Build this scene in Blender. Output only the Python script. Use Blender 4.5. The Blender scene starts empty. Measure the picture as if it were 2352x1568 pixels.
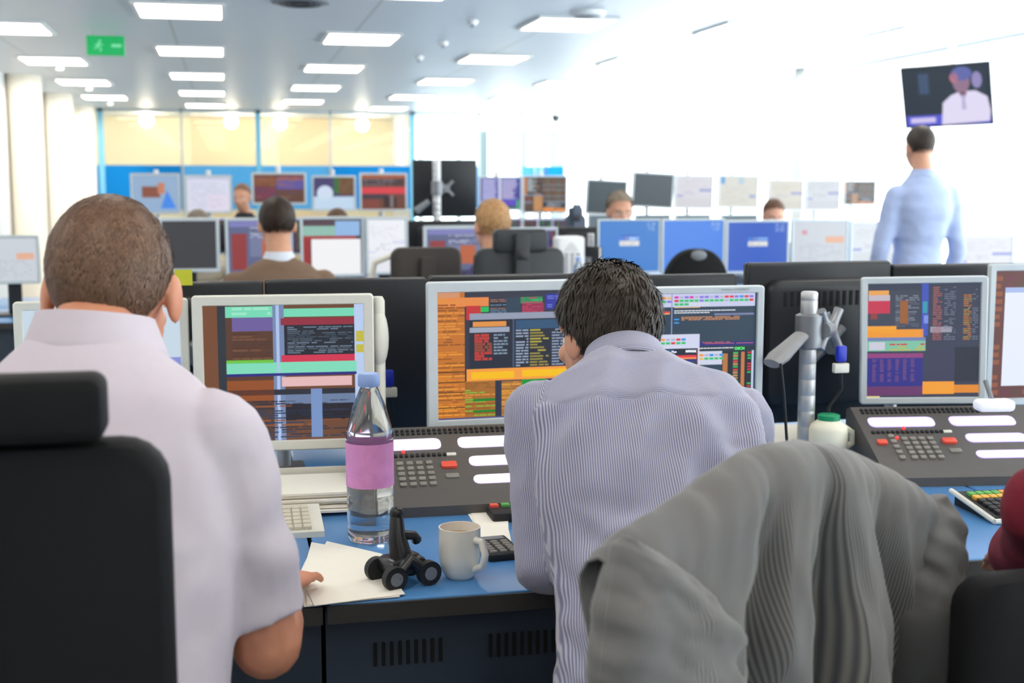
import bpy, math, random
from mathutils import Vector, Matrix, noise
V = Vector
R = math.radians
random.seed(7)
SC = bpy.context.scene
COL = SC.collection

# ------------------------------------------------------------------ camera, world, exposure
CAMZ = 1.45
YAW, PIT = math.atan(0.2214), math.atan(0.1228)
FPX = 2940.0
cam_d = bpy.data.cameras.new('camera')
cam = bpy.data.objects.new('camera', cam_d)
COL.objects.link(cam)
SC.camera = cam
cam.location = (0, 0, CAMZ)
cam.rotation_euler = (math.pi/2 - PIT, 0, -YAW)
cam_d.sensor_width = 36
cam_d.lens = 36*FPX/2352
cam_d.clip_start = .05
cam_d.clip_end = 300
cam_d.dof.use_dof = True
cam_d.dof.focus_distance = 2.5
cam_d.dof.aperture_fstop = 4.2

world = bpy.data.worlds.new('daylight')
SC.world = world
world.use_nodes = True
wn = world.node_tree.nodes
wn['Background'].inputs[0].default_value = (.90, .96, 1.0, 1)
_l = world.node_tree.links
_tc = wn.new('ShaderNodeTexCoord'); _sp = wn.new('ShaderNodeSeparateXYZ'); _mr = wn.new('ShaderNodeMapRange')
_l.new(_tc.outputs['Generated'], _sp.inputs[0]); _l.new(_sp.outputs['Z'], _mr.inputs['Value'])
_mr.inputs['From Min'].default_value = -.12; _mr.inputs['From Max'].default_value = .02      # added glow below to light the ceiling, bright overcast sky above
_mr.inputs['To Min'].default_value = 11.0; _mr.inputs['To Max'].default_value = 4.4
_l.new(_mr.outputs['Result'], wn['Background'].inputs[1])
SC.view_settings.view_transform = 'Standard'
SC.view_settings.look = 'None'
SC.view_settings.gamma = 1
SC.view_settings.exposure = -0.12
SC.view_settings.use_curve_mapping = False
SC.cycles.max_bounces = 8
SC.cycles.transparent_max_bounces = 24

CF = V((math.sin(YAW)*math.cos(PIT), math.cos(YAW)*math.cos(PIT), -math.sin(PIT)))
CR = V((math.cos(YAW), -math.sin(YAW), 0))
CU = CR.cross(CF)
O = V((0, 0, CAMZ))
def ray(px, py):
    return CF + CR*((px-1176)/FPX) + CU*((784-py)/FPX)
def Q(px, py, z):            # a point seen at a pixel, z metres along the optical axis
    return O + ray(px, py)*z
def P(px, py, y):            # the point on the room plane Y=y
    d = ray(px, py); return O + d*(y/d.y)
def PZ(px, py, h):           # the point at height h
    d = ray(px, py); return O + d*((h-CAMZ)/d.z)
def hit(px, py, p, n):
    d = ray(px, py); return O + d*((p-O).dot(n)/d.dot(n))

# ------------------------------------------------------------------ materials
def s2l(c):
    return tuple((x/12.92 if x <= .04045 else ((x+.055)/1.055)**2.4) for x in c[:3])
def rgb(r, g, b): return s2l((r/255, g/255, b/255))
MATS = {}
def M(name, col, rough=.5, metal=0., var=.08, scale=40., bump=0., emit=0., spec=.5, sss=0., ecol=None, alpha=1., trans=0.):
    if name in MATS: return MATS[name]
    m = bpy.data.materials.new(name); m.use_nodes = True
    nt = m.node_tree; N = nt.nodes; L = nt.links
    b = N['Principled BSDF']
    tc = N.new('ShaderNodeTexCoord'); nz = N.new('ShaderNodeTexNoise')
    nz.inputs['Scale'].default_value = scale; nz.inputs['Detail'].default_value = 4
    L.new(tc.outputs['Object'], nz.inputs['Vector'])
    mx = N.new('ShaderNodeMix'); mx.data_type = 'RGBA'
    mx.inputs['A'].default_value = (*[c*(1-var) for c in col], 1)
    mx.inputs['B'].default_value = (*[min(1, c*(1+var)) for c in col], 1)
    L.new(nz.outputs['Fac'], mx.inputs['Factor'])
    L.new(mx.outputs['Result'], b.inputs['Base Color'])
    b.inputs['Roughness'].default_value = rough
    b.inputs['Metallic'].default_value = metal
    b.inputs['Specular IOR Level'].default_value = spec
    b.inputs['Transmission Weight'].default_value = trans
    b.inputs['Alpha'].default_value = alpha
    if sss:
        b.inputs['Subsurface Weight'].default_value = sss
        b.inputs['Subsurface Radius'].default_value = (.02, .008, .004)
        b.inputs['Subsurface Scale'].default_value = .5
    if emit:
        b.inputs['Emission Color'].default_value = (*(ecol or col), 1)
        b.inputs['Emission Strength'].default_value = emit
    if bump:
        bp = N.new('ShaderNodeBump'); bp.inputs['Strength'].default_value = bump
        bp.inputs['Distance'].default_value = .002
        L.new(nz.outputs['Fac'], bp.inputs['Height']); L.new(bp.outputs['Normal'], b.inputs['Normal'])
    MATS[name] = m
    return m

def screen_mat():
    m = bpy.data.materials.new('lit_screen'); m.use_nodes = True
    nt = m.node_tree; N = nt.nodes; L = nt.links
    b = N['Principled BSDF']
    at = N.new('ShaderNodeAttribute'); at.attribute_name = 'Col'
    b.inputs['Base Color'].default_value = (.012, .013, .016, 1)
    b.inputs['Roughness'].default_value = .35
    L.new(at.outputs['Color'], b.inputs['Emission Color'])
    b.inputs['Emission Strength'].default_value = 1.0
    return m
SCREEN = screen_mat()

def glass_mat(name, tint, gl=.06):
    m = bpy.data.materials.new(name); m.use_nodes = True
    nt = m.node_tree; N = nt.nodes; L = nt.links
    for n in list(N):
        if n.type == 'BSDF_PRINCIPLED': N.remove(n)
    t = N.new('ShaderNodeBsdfTransparent'); t.inputs[0].default_value = (*tint, 1)
    g = N.new('ShaderNodeBsdfGlossy'); g.inputs['Roughness'].default_value = .03
    mx = N.new('ShaderNodeMixShader'); mx.inputs[0].default_value = gl
    L.new(t.outputs[0], mx.inputs[1]); L.new(g.outputs[0], mx.inputs[2])
    L.new(mx.outputs[0], N['Material Output'].inputs[0])
    return m
GLASS = glass_mat('clear_glass', (.97, .985, .98), .04)
BLUEGLASS = glass_mat('blue_film_glass', rgb(40, 150, 215), .04)
def film_mat(name, col, opac):
    m = bpy.data.materials.new(name); m.use_nodes = True; nt = m.node_tree; N = nt.nodes; L = nt.links
    N.remove(N['Principled BSDF'])
    t = N.new('ShaderNodeBsdfTransparent'); t.inputs[0].default_value = (*[min(1, c*1.15) for c in col], 1)
    d = N.new('ShaderNodeBsdfDiffuse'); d.inputs[0].default_value = (*col, 1); tl = N.new('ShaderNodeBsdfTranslucent'); tl.inputs[0].default_value = (*col, 1)
    a = N.new('ShaderNodeMixShader'); a.inputs[0].default_value = .45; L.new(d.outputs[0], a.inputs[1]); L.new(tl.outputs[0], a.inputs[2])
    b = N.new('ShaderNodeMixShader'); b.inputs[0].default_value = opac; L.new(t.outputs[0], b.inputs[1]); L.new(a.outputs[0], b.inputs[2])
    L.new(b.outputs[0], N['Material Output'].inputs[0]); return m
BLUEGLASS = film_mat('blue_film_glass', rgb(40, 160, 225), .93)
PALEBLUE = film_mat('pale_blue_film_glass', rgb(120, 195, 238), .8)

def stripe_mat(name, ca, cb, period, attr=None, duty=.45, rough=.75, bump=.0, axis='X', weave=True, soft=.12, ca2=None):
    """woven cloth with fine stripes; the stripe coordinate is a stored attribute or an object axis"""
    m = bpy.data.materials.new(name); m.use_nodes = True
    nt = m.node_tree; N = nt.nodes; L = nt.links
    b = N['Principled BSDF']
    tc = N.new('ShaderNodeTexCoord')
    if attr:
        at = N.new('ShaderNodeAttribute'); at.attribute_name = attr; src = at.outputs['Fac']
    else:
        sp = N.new('ShaderNodeSeparateXYZ'); L.new(tc.outputs['Object'], sp.inputs[0]); src = sp.outputs[axis]
    dv = N.new('ShaderNodeMath'); dv.operation = 'DIVIDE'; dv.inputs[1].default_value = period; L.new(src, dv.inputs[0])
    fr = N.new('ShaderNodeMath'); fr.operation = 'PINGPONG'; fr.inputs[1].default_value = .5; L.new(dv.outputs[0], fr.inputs[0])
    mr = N.new('ShaderNodeMapRange'); mr.interpolation_type = 'SMOOTHSTEP'
    mr.inputs['From Min'].default_value = .5*duty-soft; mr.inputs['From Max'].default_value = .5*duty+soft
    L.new(fr.outputs[0], mr.inputs['Value'])
    nz = N.new('ShaderNodeTexNoise'); nz.inputs['Scale'].default_value = 9; nz.inputs['Detail'].default_value = 3
    L.new(tc.outputs['Object'], nz.inputs['Vector'])
    mc = N.new('ShaderNodeMix'); mc.data_type = 'RGBA'
    mc.inputs['A'].default_value = (*ca, 1); mc.inputs['B'].default_value = (*(ca2 or ca), 1)
    L.new(nz.outputs['Fac'], mc.inputs['Factor'])
    mx = N.new('ShaderNodeMix'); mx.data_type = 'RGBA'
    L.new(mc.outputs['Result'], mx.inputs['A']); mx.inputs['B'].default_value = (*cb, 1)
    L.new(mr.outputs['Result'], mx.inputs['Factor']); L.new(mx.outputs['Result'], b.inputs['Base Color'])
    b.inputs['Roughness'].default_value = rough
    b.inputs['Specular IOR Level'].default_value = .2
    b.inputs['Sheen Weight'].default_value = .25
    if bump:
        bp = N.new('ShaderNodeBump'); bp.inputs['Strength'].default_value = bump; bp.inputs['Distance'].default_value = .001
        L.new(mr.outputs['Result'], bp.inputs['Height']); L.new(bp.outputs['Normal'], b.inputs['Normal'])
    return m

# ------------------------------------------------------------------ mesh building
class MB:
    def __init__(s): s.v = []; s.f = []; s.T = Matrix()
    def add(s, vs, fs):
        o = len(s.v); T = s.T
        s.v += [T @ V(p) for p in vs]; s.f += [tuple(i+o for i in f) for f in fs]; return s
    def box(s, x0, x1, y0, y1, z0, z1):
        return s.add([(x, y, z) for x in (x0, x1) for y in (y0, y1) for z in (z0, z1)],
              [(0, 1, 3, 2), (4, 6, 7, 5), (0, 4, 5, 1), (2, 3, 7, 6), (0, 2, 6, 4), (1, 5, 7, 3)])
    def rings(s, rs, cap=True, closed=True):
        n = len(rs[0]); vs = [p for r in rs for p in r]; fs = []
        for i in range(len(rs)-1):
            for j in range(n if closed else n-1):
                k = (j+1) % n
                fs.append((i*n+j, i*n+k, (i+1)*n+k, (i+1)*n+j))
        if cap:
            fs.append(tuple(range(n-1, -1, -1))); fs.append(tuple((len(rs)-1)*n+j for j in range(n)))
        return s.add(vs, fs)
    def rprism(s, x0, x1, z0, z1, y0, y1, r, bev=.003, n=5, top=None):
        """rounded rectangle in XZ, extruded along Y with softened edges"""
        def out(ins):
            pts = []; rr = max(.0004, r-ins)
            for cx, cz, a0 in ((x1-r, z1-r, 0), (x0+r, z1-r, 90), (x0+r, z0+r, 180), (x1-r, z0+r, 270)):
                for i in range(n+1):
                    a = R(a0+90*i/n); pts.append((cx+rr*math.cos(a), cz+rr*math.sin(a)))
            return pts
        rs = []
        for y, ins in ((y0, bev), (y0+bev*.3, bev*.3), (y0+bev, 0), (y1-bev, 0), (y1-bev*.3, bev*.3), (y1, bev)):
            rs.append([(px, y, pz) for px, pz in out(ins)])
        return s.rings(rs)
    def hprism(s, x0, x1, y0, y1, z0, z1, r, bev=.003, n=5):
        """rounded rectangle in XY, extruded up"""
        T = s.T; s.T = T @ Matrix(((1, 0, 0, 0), (0, 0, 1, 0), (0, 1, 0, 0), (0, 0, 0, 1)))
        s.rprism(x0, x1, y0, y1, z0, z1, r, bev, n); s.T = T; return s
    def frame(s, x0, x1, z0, z1, b, y0, y1, r=.008):
        n = 4
        def ring(a0, a1, c0, c1, rr, y):
            pts = []
            for cx, cz, t in ((a1-rr, c1-rr, 0), (a0+rr, c1-rr, 90), (a0+rr, c0+rr, 180), (a1-rr, c0+rr, 270)):
                for i in range(n+1):
                    a = R(t+90*i/n); pts.append((cx+rr*math.cos(a), y, cz+rr*math.sin(a)))
            return pts
        e = .003
        rs = [ring(x0, x1, z0, z1, r, y1), ring(x0, x1, z0, z1, r, y0+e), ring(x0+e, x1-e, z0+e, z1-e, r*.8, y0),
              ring(x0+b-.002, x1-b+.002, z0+b-.002, z1-b+.002, .002, y0+.001), ring(x0+b, x1-b, z0+b, z1-b, .001, y0+.006),
              ring(x0+b, x1-b, z0+b, z1-b, .001, y1)]
        return s.rings(rs, cap=False)
    def tube(s, path, rad, n=12, flat=None, cap=True):
        path = [V(p) for p in path]
        if not isinstance(rad, (list, tuple)): rad = [rad]*len(path)
        rs = []; up = None
        for i, p in enumerate(path):
            d = (path[min(i+1, len(path)-1)] - path[max(i-1, 0)]).normalized()
            if up is None:
                up = V((0, 0, 1)) if abs(d.z) < .9 else V((0, 1, 0))
            a = d.cross(up).normalized(); c = a.cross(d).normalized(); up = c
            fx = flat[i] if flat else 1
            rs.append([p + a*(rad[i]*math.cos(t*2*math.pi/n)) + c*(rad[i]*fx*math.sin(t*2*math.pi/n)) for t in range(n)])
        return s.rings(rs, cap)
    def capsule(s, path, rad, n=14):
        """tube with rounded ends, for bodies"""
        path = [V(p) for p in path]; d0 = (path[0]-path[1]).normalized(); d1 = (path[-1]-path[-2]).normalized()
        pp = []; rr = []
        for k in (80, 50, 25): pp.append(path[0]+d0*rad[0]*math.sin(R(k))); rr.append(rad[0]*math.cos(R(k)))
        pp += path; rr += list(rad)
        for k in (25, 50, 80): pp.append(path[-1]+d1*rad[-1]*math.sin(R(k))); rr.append(rad[-1]*math.cos(R(k)))
        return s.tube(pp, rr, n)
    def lathe(s, prof, n=24, c=(0, 0, 0), cap=True):
        return s.rings([[(c[0]+r*math.cos(2*math.pi*i/n), c[1]+r*math.sin(2*math.pi*i/n), c[2]+z) for i in range(n)] for r, z in prof], cap)
    def ell(s, c, r, n=16, m=10, rot=None):
        rs = []
        for i in range(m+1):
            a = math.pi*(i+.02)/(m+.04) - math.pi/2
            ring = []
            for j in range(n):
                t = 2*math.pi*j/n
                p = V((r[0]*math.cos(a)*math.cos(t), r[1]*math.cos(a)*math.sin(t), r[2]*math.sin(a)))
                if rot: p = rot @ p
                ring.append(V(c)+p)
            rs.append(ring)
        return s.rings(rs)
    def mesh(s, name):
        me = bpy.data.meshes.new(name); me.from_pydata([tuple(p) for p in s.v], [], s.f); me.update(); return me
    def build(s, name, mat, parent=None, smooth=False, angle=40):
        me = s.mesh(name)
        return obj(name, me, mat, parent, smooth, angle)

def obj(name, me, mat, parent=None, smooth=False, angle=40):
    me.materials.clear(); me.materials.append(mat)
    import bmesh
    bm = bmesh.new(); bm.from_mesh(me); bmesh.ops.recalc_face_normals(bm, faces=bm.faces)
    if smooth:
        th = R(angle)
        for e in bm.edges:
            e.smooth = not (len(e.link_faces) == 2 and e.calc_face_angle(0) > th)
        for f in bm.faces: f.smooth = True
    bm.to_mesh(me); bm.free()
    o = bpy.data.objects.new(name, me); COL.objects.link(o)
    if parent: o.parent = parent
    return o
def thing(name, label, cat, loc=(0, 0, 0), rz=0., group=None, rot=None):
    o = bpy.data.objects.new(name, None); COL.objects.link(o); o.empty_display_size = .1
    o.location = loc; o.rotation_euler = rot or (0, 0, rz)
    tag(o, label, cat, group); return o
def tag(o, label, cat, group=None):
    o['label'] = label; o['category'] = cat
    if group: o['group'] = group
    return o
def struct(o): o['kind'] = 'structure'; return o

# ------------------------------------------------------------------ palette
BLACKPL = M('black_plastic', rgb(34, 36, 40), .42, var=.15)
BLACKMATT = M('matt_black_plastic', rgb(24, 25, 28), .6, var=.15, scale=300, bump=.2)
SILVER = M('silver_plastic', rgb(205, 213, 216), .38, var=.04)
CREAMPL = M('cream_plastic', rgb(226, 224, 212), .45, var=.04)
GREYPL = M('mid_grey_plastic', rgb(120, 124, 130), .45)
STEEL = M('brushed_steel', rgb(196, 196, 196), .42, .55, var=.06, scale=120)
LSTEEL = M('painted_light_grey_metal', rgb(222, 222, 224), .35, .2, var=.03)
CHROME = M('cast_aluminium', rgb(140, 142, 146), .45, .6)
SKIN = M('skin', rgb(214, 158, 128), .5, var=.1, scale=35, sss=.12)
SKIN2 = M('ruddy_skin', rgb(208, 140, 108), .5, var=.12, scale=30, sss=.12)
PAPER = M('paper', rgb(246, 241, 228), .8, var=.02)
WHITEP = M('white_plastic', rgb(240, 240, 240), .4, var=.02)
CHAIRFAB = M('black_mesh_fabric', rgb(22, 23, 27), .85, var=.3, scale=600, bump=.3)
CHAIRSH = M('dark_grey_chair_shell', rgb(44, 48, 52), .5, var=.05)
DESKBLUE = M('blue_laminate', rgb(84, 142, 200), .28, var=.03, scale=8)
DESKEDGE = M('dark_edge_band', rgb(54, 52, 50), .5)
CAB = M('slate_blue_metal', rgb(52, 63, 78), .5, var=.04, scale=6)
DARKHOLE = M('dark_recess', rgb(12, 13, 16), .8)

# ------------------------------------------------------------------ setting
HC = 2.70; XR = 6.45; XL = -2.45; YF = 22.5; YB = -5.0
def ceiling_mat():
    m = M('painted_metal_ceiling', rgb(214, 220, 224), .42, var=.015, scale=2)
    nt = m.node_tree; N = nt.nodes; L = nt.links; b = N['Principled BSDF']
    tc = N.new('ShaderNodeTexCoord'); sp = N.new('ShaderNodeSeparateXYZ'); L.new(tc.outputs['Object'], sp.inputs[0])
    outs = []
    for ax, per, off, w in (('X', 1.47, .405, .018), ('Y', 2.75, .1, .006), ('Y', .34, .05, .0016)):
        a = N.new('ShaderNodeMath'); a.operation = 'ADD'; a.inputs[1].default_value = off+200*per; L.new(sp.outputs[ax], a.inputs[0])
        md = N.new('ShaderNodeMath'); md.operation = 'MODULO'; md.inputs[1].default_value = per; L.new(a.outputs[0], md.inputs[0])
        lt = N.new('ShaderNodeMath'); lt.operation = 'LESS_THAN'; lt.inputs[1].default_value = w; L.new(md.outputs[0], lt.inputs[0])
        outs.append(lt.outputs[0])
    mxm = N.new('ShaderNodeMath'); mxm.operation = 'MAXIMUM'; L.new(outs[0], mxm.inputs[0]); L.new(outs[1], mxm.inputs[1])
    m2 = N.new('ShaderNodeMath'); m2.operation = 'MAXIMUM'; L.new(mxm.outputs[0], m2.inputs[0]); L.new(outs[2], m2.inputs[1])
    src = b.inputs['Base Color'].links[0].from_socket
    mx = N.new('ShaderNodeMix'); mx.data_type = 'RGBA'; L.new(src, mx.inputs['A']); mx.inputs['B'].default_value = (*rgb(176, 182, 180), 1)
    L.new(m2.outputs[0], mx.inputs['Factor']); L.new(mx.outputs['Result'], b.inputs['Base Color'])
    return m
floor_m = M('grey_blue_carpet', rgb(120, 126, 134), .95, var=.2, scale=400, bump=.3)
wall_m = M('white_wall_paint', rgb(232, 234, 234), .7, var=.02, scale=3)
beige_m = M('cream_wall_paint', rgb(244, 232, 200), .7, var=.02, scale=3)
beige2_m = M('beige_wall_paint', rgb(236, 214, 178), .7, var=.02, scale=3)
YE = 27.0
struct(MB().box(XL-.2, XR+.2, YB-.2, YE+.2, -.15, 0).build('floor', floor_m))
struct(MB().box(XL-.2, XR+.2, YB-.2, YE+.2, HC, HC+.2).build('ceiling', ceiling_mat()))
struct(MB().box(XL-.2, XR+.2, YB-.2, YB, 0, HC).build('wall_back', wall_m))
struct(MB().box(XL-.2, XL, YB, YE, 0, HC).build('wall_left', wall_m))
# right side: long glazed wall
struct(MB().box(XR, XR+.2, YB, YE+.2, 0, .25).build('wall_right', wall_m))
struct(MB().box(XR+.02, XR+.12, YB, YE, HC-.04, HC).build('trim_1', wall_m))
mull = [-5, 3.4, 13.5, 23.7, 27.0]
for i in range(4):
    w = bpy.data.objects.new('window_%d' % (i+1), None); COL.objects.link(w); struct(w)
    w.location = (XR+.08, (mull[i]+mull[i+1])/2, .25)
    h = (mull[i+1]-mull[i])/2
    MB().box(-.004, .004, -h+.05, h-.05, 0, HC-.29).build('window_pane', GLASS, w)
    MB().box(-.06, .04, h-.05, h+.12, 0, HC-.29).build('window_mullion', wall_m, w)
# far end: glazed front of the corner room, and glazing of the end facade
XG = P(948, 420, YF).x
struct(MB().box(XL-.2, XR+.2, YE, YE+.2, 0, .25).build('wall_far', wall_m))
w = bpy.data.objects.new('window_5', None); COL.objects.link(w); struct(w); w.location = ((XG+XR)/2, YE+.06, .25)
hw = (XR-XG)/2
MB().box(-hw, hw, -.004, .004, 0, HC-.25).build('window_pane', GLASS, w)
for k in range(1, 4): MB().box(-hw+k*hw/2-.05, -hw+k*hw/2+.05, -.05, .05, 0, HC-.25).build('window_mullion', wall_m, w)
PIER = M('pier_paint', rgb(150, 166, 166), .7, var=.02, scale=3)
for k, (a, b) in enumerate(((1100, 1118), (1190, 1206), (1263, 1295))):
    xa_, xb_ = P(a, 400, YF+1.2).x, P(b, 400, YF+1.2).x
    struct(MB().box(xa_, xb_, YF+1.1, YF+1.2, 0, HC-.25).build('trim_%d' % (k+10), PIER))
# meeting rooms beyond the left part of the far glazing
YR = 25.2
segs = [(-.0, 300, beige_m), (300, 440, beige_m), (440, 560, beige2_m), (560, 690, beige_m), (690, 765, beige2_m), (765, 948, beige_m)]
k = 1
xs = [XL, P(330, 400, YR).x, P(440, 400, YR).x, P(590, 400, YR).x, P(640, 400, YR).x, P(760, 400, YR).x, XG+.3]
ms = [beige_m, beige_m, beige2_m, beige_m, beige2_m, beige_m]
for i in range(6):
    k += 1
    struct(MB().box(xs[i], xs[i+1], YR, YR+.12, 0, HC).build('trim_%d' % k, ms[i]))
struct(MB().box(XG-.03, XG+.03, YF+.05, YE, 0, HC).build('trim_9', wall_m))

# glass partition at the far end
ALU = M('satin_aluminium', rgb(190, 200, 205), .4, .5)
BLUEPAINT = M('blue_enamel_post', rgb(120, 195, 225), .5)
gp = thing('glass_partition', 'full height glass office front with blue band across the far end of the room', 'partition', (0, YF, 0))
def gx(px): return P(px, 400, YF).x
edges = [XL, gx(235), gx(420), gx(595), gx(760), gx(948), gx(1100), gx(1195), gx(1254), gx(1296)]
zb = P(600, 380, YF).z; 
for i in range(len(edges)-1):
    a, b = edges[i], edges[i+1]
    MB().box(a, b, -.006, .006, zb, HC).build('glass_pane', GLASS, gp)
    MB().box(a, b, -.006, .006, 0, zb-.75).build('lower_pane', GLASS, gp)
    m = BLUEGLASS if i in (0, 1, 4, 8) else PALEBLUE
    if i in (6,): m = GLASS
    MB().box(a+.003, b-.003, -.007, .007, zb-.75, zb).build('blue_film_band', m, gp)
for i, e in enumerate(edges[1:]):
    c = BLUEPAINT if i in (0, 2, 4) else ALU
    r = .045 if i in (0, 2, 4) else .018
    if i == 7: c = M('dark_door_edge', rgb(70, 70, 84), .4); r = .012
    MB().box(e-r, e+r, -.03, .03, 0, HC).build('post', c, gp)
MB().box(XL, edges[-1], -.03, .03, HC-.05, HC).build('head_rail', ALU, gp)
dh = MB()
for px in (1226, 1240):
    x = gx(px); a = P(px, 332, YF-.1); b = P(px, 420, YF-.1)
    dh.tube([(x, -.06, a.z), (x, -.06, b.z-.3)], .012, 8)
    for zz in (a.z-.08, b.z-.2): dh.tube([(x, -.06, zz), (x, 0, zz)], .01, 6)
dh.build('door_handle', STEEL, gp, True)

# square pale columns in front of the glazing
for px, yy, lab in ((1858, 13.2, 'white square column against the bright window wall'), ):
    c = P(px, 400, yy)
    t = MB().box(-.14, .14, -.14, .14, 0, HC).build('column', M('column_paint', rgb(236, 240, 238), .7, var=.02)); t.location = (c.x, yy, 0); tag(t, lab, 'column')
# round columns on the left
WALLW = wall_m
colm = M('cream_column_paint', rgb(250, 240, 222), .6, var=.02)
for i, (yy, lab) in enumerate(((15.9, 'round white column nearest on the left wall'), (19.0, 'round white column, middle one on the left wall'), (22.0, 'round cream column by the far glass front on the left'))):
    t = MB().lathe([(.19, 0), (.19, HC)], 28).build('column', colm, None, True); t.location = (XL+.2, yy, 0); tag(t, lab, 'column')
for i, yy in enumerate((14.6, 17.6, 20.7)):
    t = thing('spotlight', 'small ceiling spotlight washing the %s round column on the left' % ('nearest', 'middle', 'far')[i], 'spotlight', (XL+.75, yy, HC), group='column spotlights')
    MB().lathe([(.06, 0), (.06, -.02), (.045, -.03)], 20).build('ring', WALLW, t, True)
    MB().lathe([(.04, -.028), (.03, -.034)], 16).build('lens', M('spot_lens', (1, 1, 1), .5, var=0, emit=12, ecol=(1, .93, .82)), t, True)
    ld = bpy.data.lights.new('lamp_light', 'SPOT'); ld.energy = 170; ld.color = (1, .93, .84); ld.spot_size = R(75); ld.spot_blend = .6; ld.shadow_soft_size = .05
    lo = bpy.data.objects.new('lamp_light', ld); COL.objects.link(lo); lo.parent = t; lo.location = (0, 0, -.06)
    lo.rotation_euler = V((-.55, 1.3, -1.0)).to_track_quat('-Z', 'Y').to_euler()
# framed picture panels on left wall
artm = M('blue_grey_print', rgb(120, 150, 180), .6, var=.7, scale=3)
for i, yy in enumerate((16.8, 20.2)):
    t = thing('wall_panel', ('blue and grey printed panel on the left wall, %s round columns' % ('between the two nearer', 'between the two farther')[i]), 'wall panel', (XL, yy, 1.0))
    MB().box(0, .03, -.75, .75, 0, 1.0).build('print', artm, t)
    MB().box(0, .035, -.8, -.75, -.05, 1.05).box(0, .035, .75, .8, -.05, 1.05).box(0, .035, -.75, .75, -.05, 0).box(0, .035, -.75, .75, 1, 1.05).build('frame', ALU, t)

# ------------------------------------------------------------------ ceiling fittings
DIFF = M('lit_diffuser', (1, 1, 1), .6, var=0, emit=9, ecol=(1, .90, .76))
FRM = M('light_trim', rgb(235, 235, 232), .5, var=.02)
proto = None
def _ly(pts):
    q = [PZ(a, b, HC) for a, b in pts]; return sum(p.x for p in q)/len(q), q[0].y, (q[-1].y-q[0].y)/(len(q)-1)
_c = [_ly(((40, 62), (118, 137), (185, 187), (238, 222))), _ly(((412, 22), (438, 112), (455, 172), (462, 212), (472, 241))), _ly(((828, 87), (766, 155), (725, 200), (695, 232))), _ly(((1140, 134), (1020, 186), (944, 222), (888, 248)))]
cols = [c[0] for c in _c] + [_c[3][0]+1.5, _c[3][0]+3.0]
LY = [(c[1], c[2]) for c in _c] + [(_c[3][1], _c[3][2])]*2
names = ('leftmost', 'second', 'third', 'fourth', 'fifth', 'rightmost')
NF = .6
lights = []
for ci, x in enumerate(cols):
    y0, dy = LY[ci]
    y0 -= dy*(4 if y0 < 12 else 5)
    for j in range(10):
        y = y0 + j*dy
        if y > YF-.5 or y < YB+.4: continue
        lights.append((ci, x, y, j))
def cpy(o, parent=None):
    c = o.copy(); COL.objects.link(c); c.parent = parent
    for ch in list(o.children): cpy(ch, c)
    return c
ordn = ('nearest', 'second', 'third', 'fourth', 'fifth', 'sixth', 'seventh', 'eighth', 'ninth')
for ci, x, y, j in lights:
    vis = y > 6.5
    if proto is None:
        proto = thing('ceiling_light', '', 'ceiling light', group='square lights recessed in the ceiling')
        MB().box(-.29, .29, -.37, .37, -.008, .01).build('diffuser', DIFF, proto)
        f = MB()
        for a in ((-.32, -.29, -.40, .40), (.29, .32, -.40, .40), (-.29, .29, -.40, -.37), (-.29, .29, .37, .40)): f.box(a[0], a[1], a[2], a[3], -.014, .01)
        f.build('frame', FRM, proto); t = proto
    else: t = cpy(proto)
    t.location = (x, y, HC-.004)
    nv = sum(1 for q in lights if q[0] == ci and q[2] > 6.5 and q[2] <= y)
    t['label'] = ('square lit ceiling panel in the %s column of lights, %s one in view' % (names[ci], ordn[max(nv-1, 0)])) if vis else 'square lit ceiling panel overhead, out of the picture'
    if not vis: t['label'] = 'square lit ceiling panel above the near desks, %s column, %s from the back wall' % (names[ci], ordn[j])

# round downlights in the far rooms
BULB = M('downlight_lens', (1, 1, 1), .5, var=0, emit=40, ecol=(1, .86, .62))
for i, (px, py) in enumerate(((337, 277), (531, 280), (643, 283), (832, 287))):
    c = P(px, py, YF+1.4)
    t = thing('downlight', 'round warm downlight in the far glazed room, %s from the left' % ('first', 'second', 'third', 'fourth')[i], 'downlight', (c.x, YF+1.4, HC), group='downlights in the glazed rooms')
    d = HC-c.z
    MB().tube([(0, 0, 0), (0, 0, -d+.08)], .01, 8).build('stem', ALU, t)
    MB().ell((0, 0, -d), (.11, .11, .11), 20, 12).build('globe', BULB, t, True)
    ld = bpy.data.lights.new('lamp_light', 'POINT'); ld.energy = 20; ld.color = (1, .86, .66); ld.shadow_soft_size = .12
    lo = bpy.data.objects.new('lamp_light', ld); COL.objects.link(lo); lo.parent = t; lo.location = (0, -.0, -d-.16)
# exit sign
c = P(243, 105, 11.2)
GREEN = M('lit_green_sign', rgb(20, 160, 90), .4, var=0, emit=.55, ecol=rgb(10, 165, 80))
WHITEE = M('lit_pale_green_pictogram', rgb(130, 215, 165), .4, var=0, emit=.5, ecol=rgb(110, 205, 150))
t = thing('exit_sign', 'green running man exit sign hanging from the ceiling', 'exit sign', (c.x, c.y, c.z))
sgb = MB().rprism(-.15, .15, -.08, .08, -.02, .02, .006).build('sign_box', GREEN, t)
pk = MB()
pk.box(.045, .125, -.0215, -.0205, -.012, .012)
pk.ell((-.045, -.021, .035), (.011, .001, .011), 10, 6)
pk.tube([(-.05, -.021, .02), (-.06, -.021, -.01)], .009, 6).tube([(-.06, -.021, -.01), (-.09, -.021, -.03)], .006, 6)
pk.tube([(-.06, -.021, -.01), (-.035, -.021, -.025), (-.045, -.021, -.05)], .006, 6).tube([(-.05, -.021, .018), (-.02, -.021, 0)], .005, 6).tube([(-.05, -.021, .018), (-.085, -.021, .0)], .005, 6)
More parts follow.
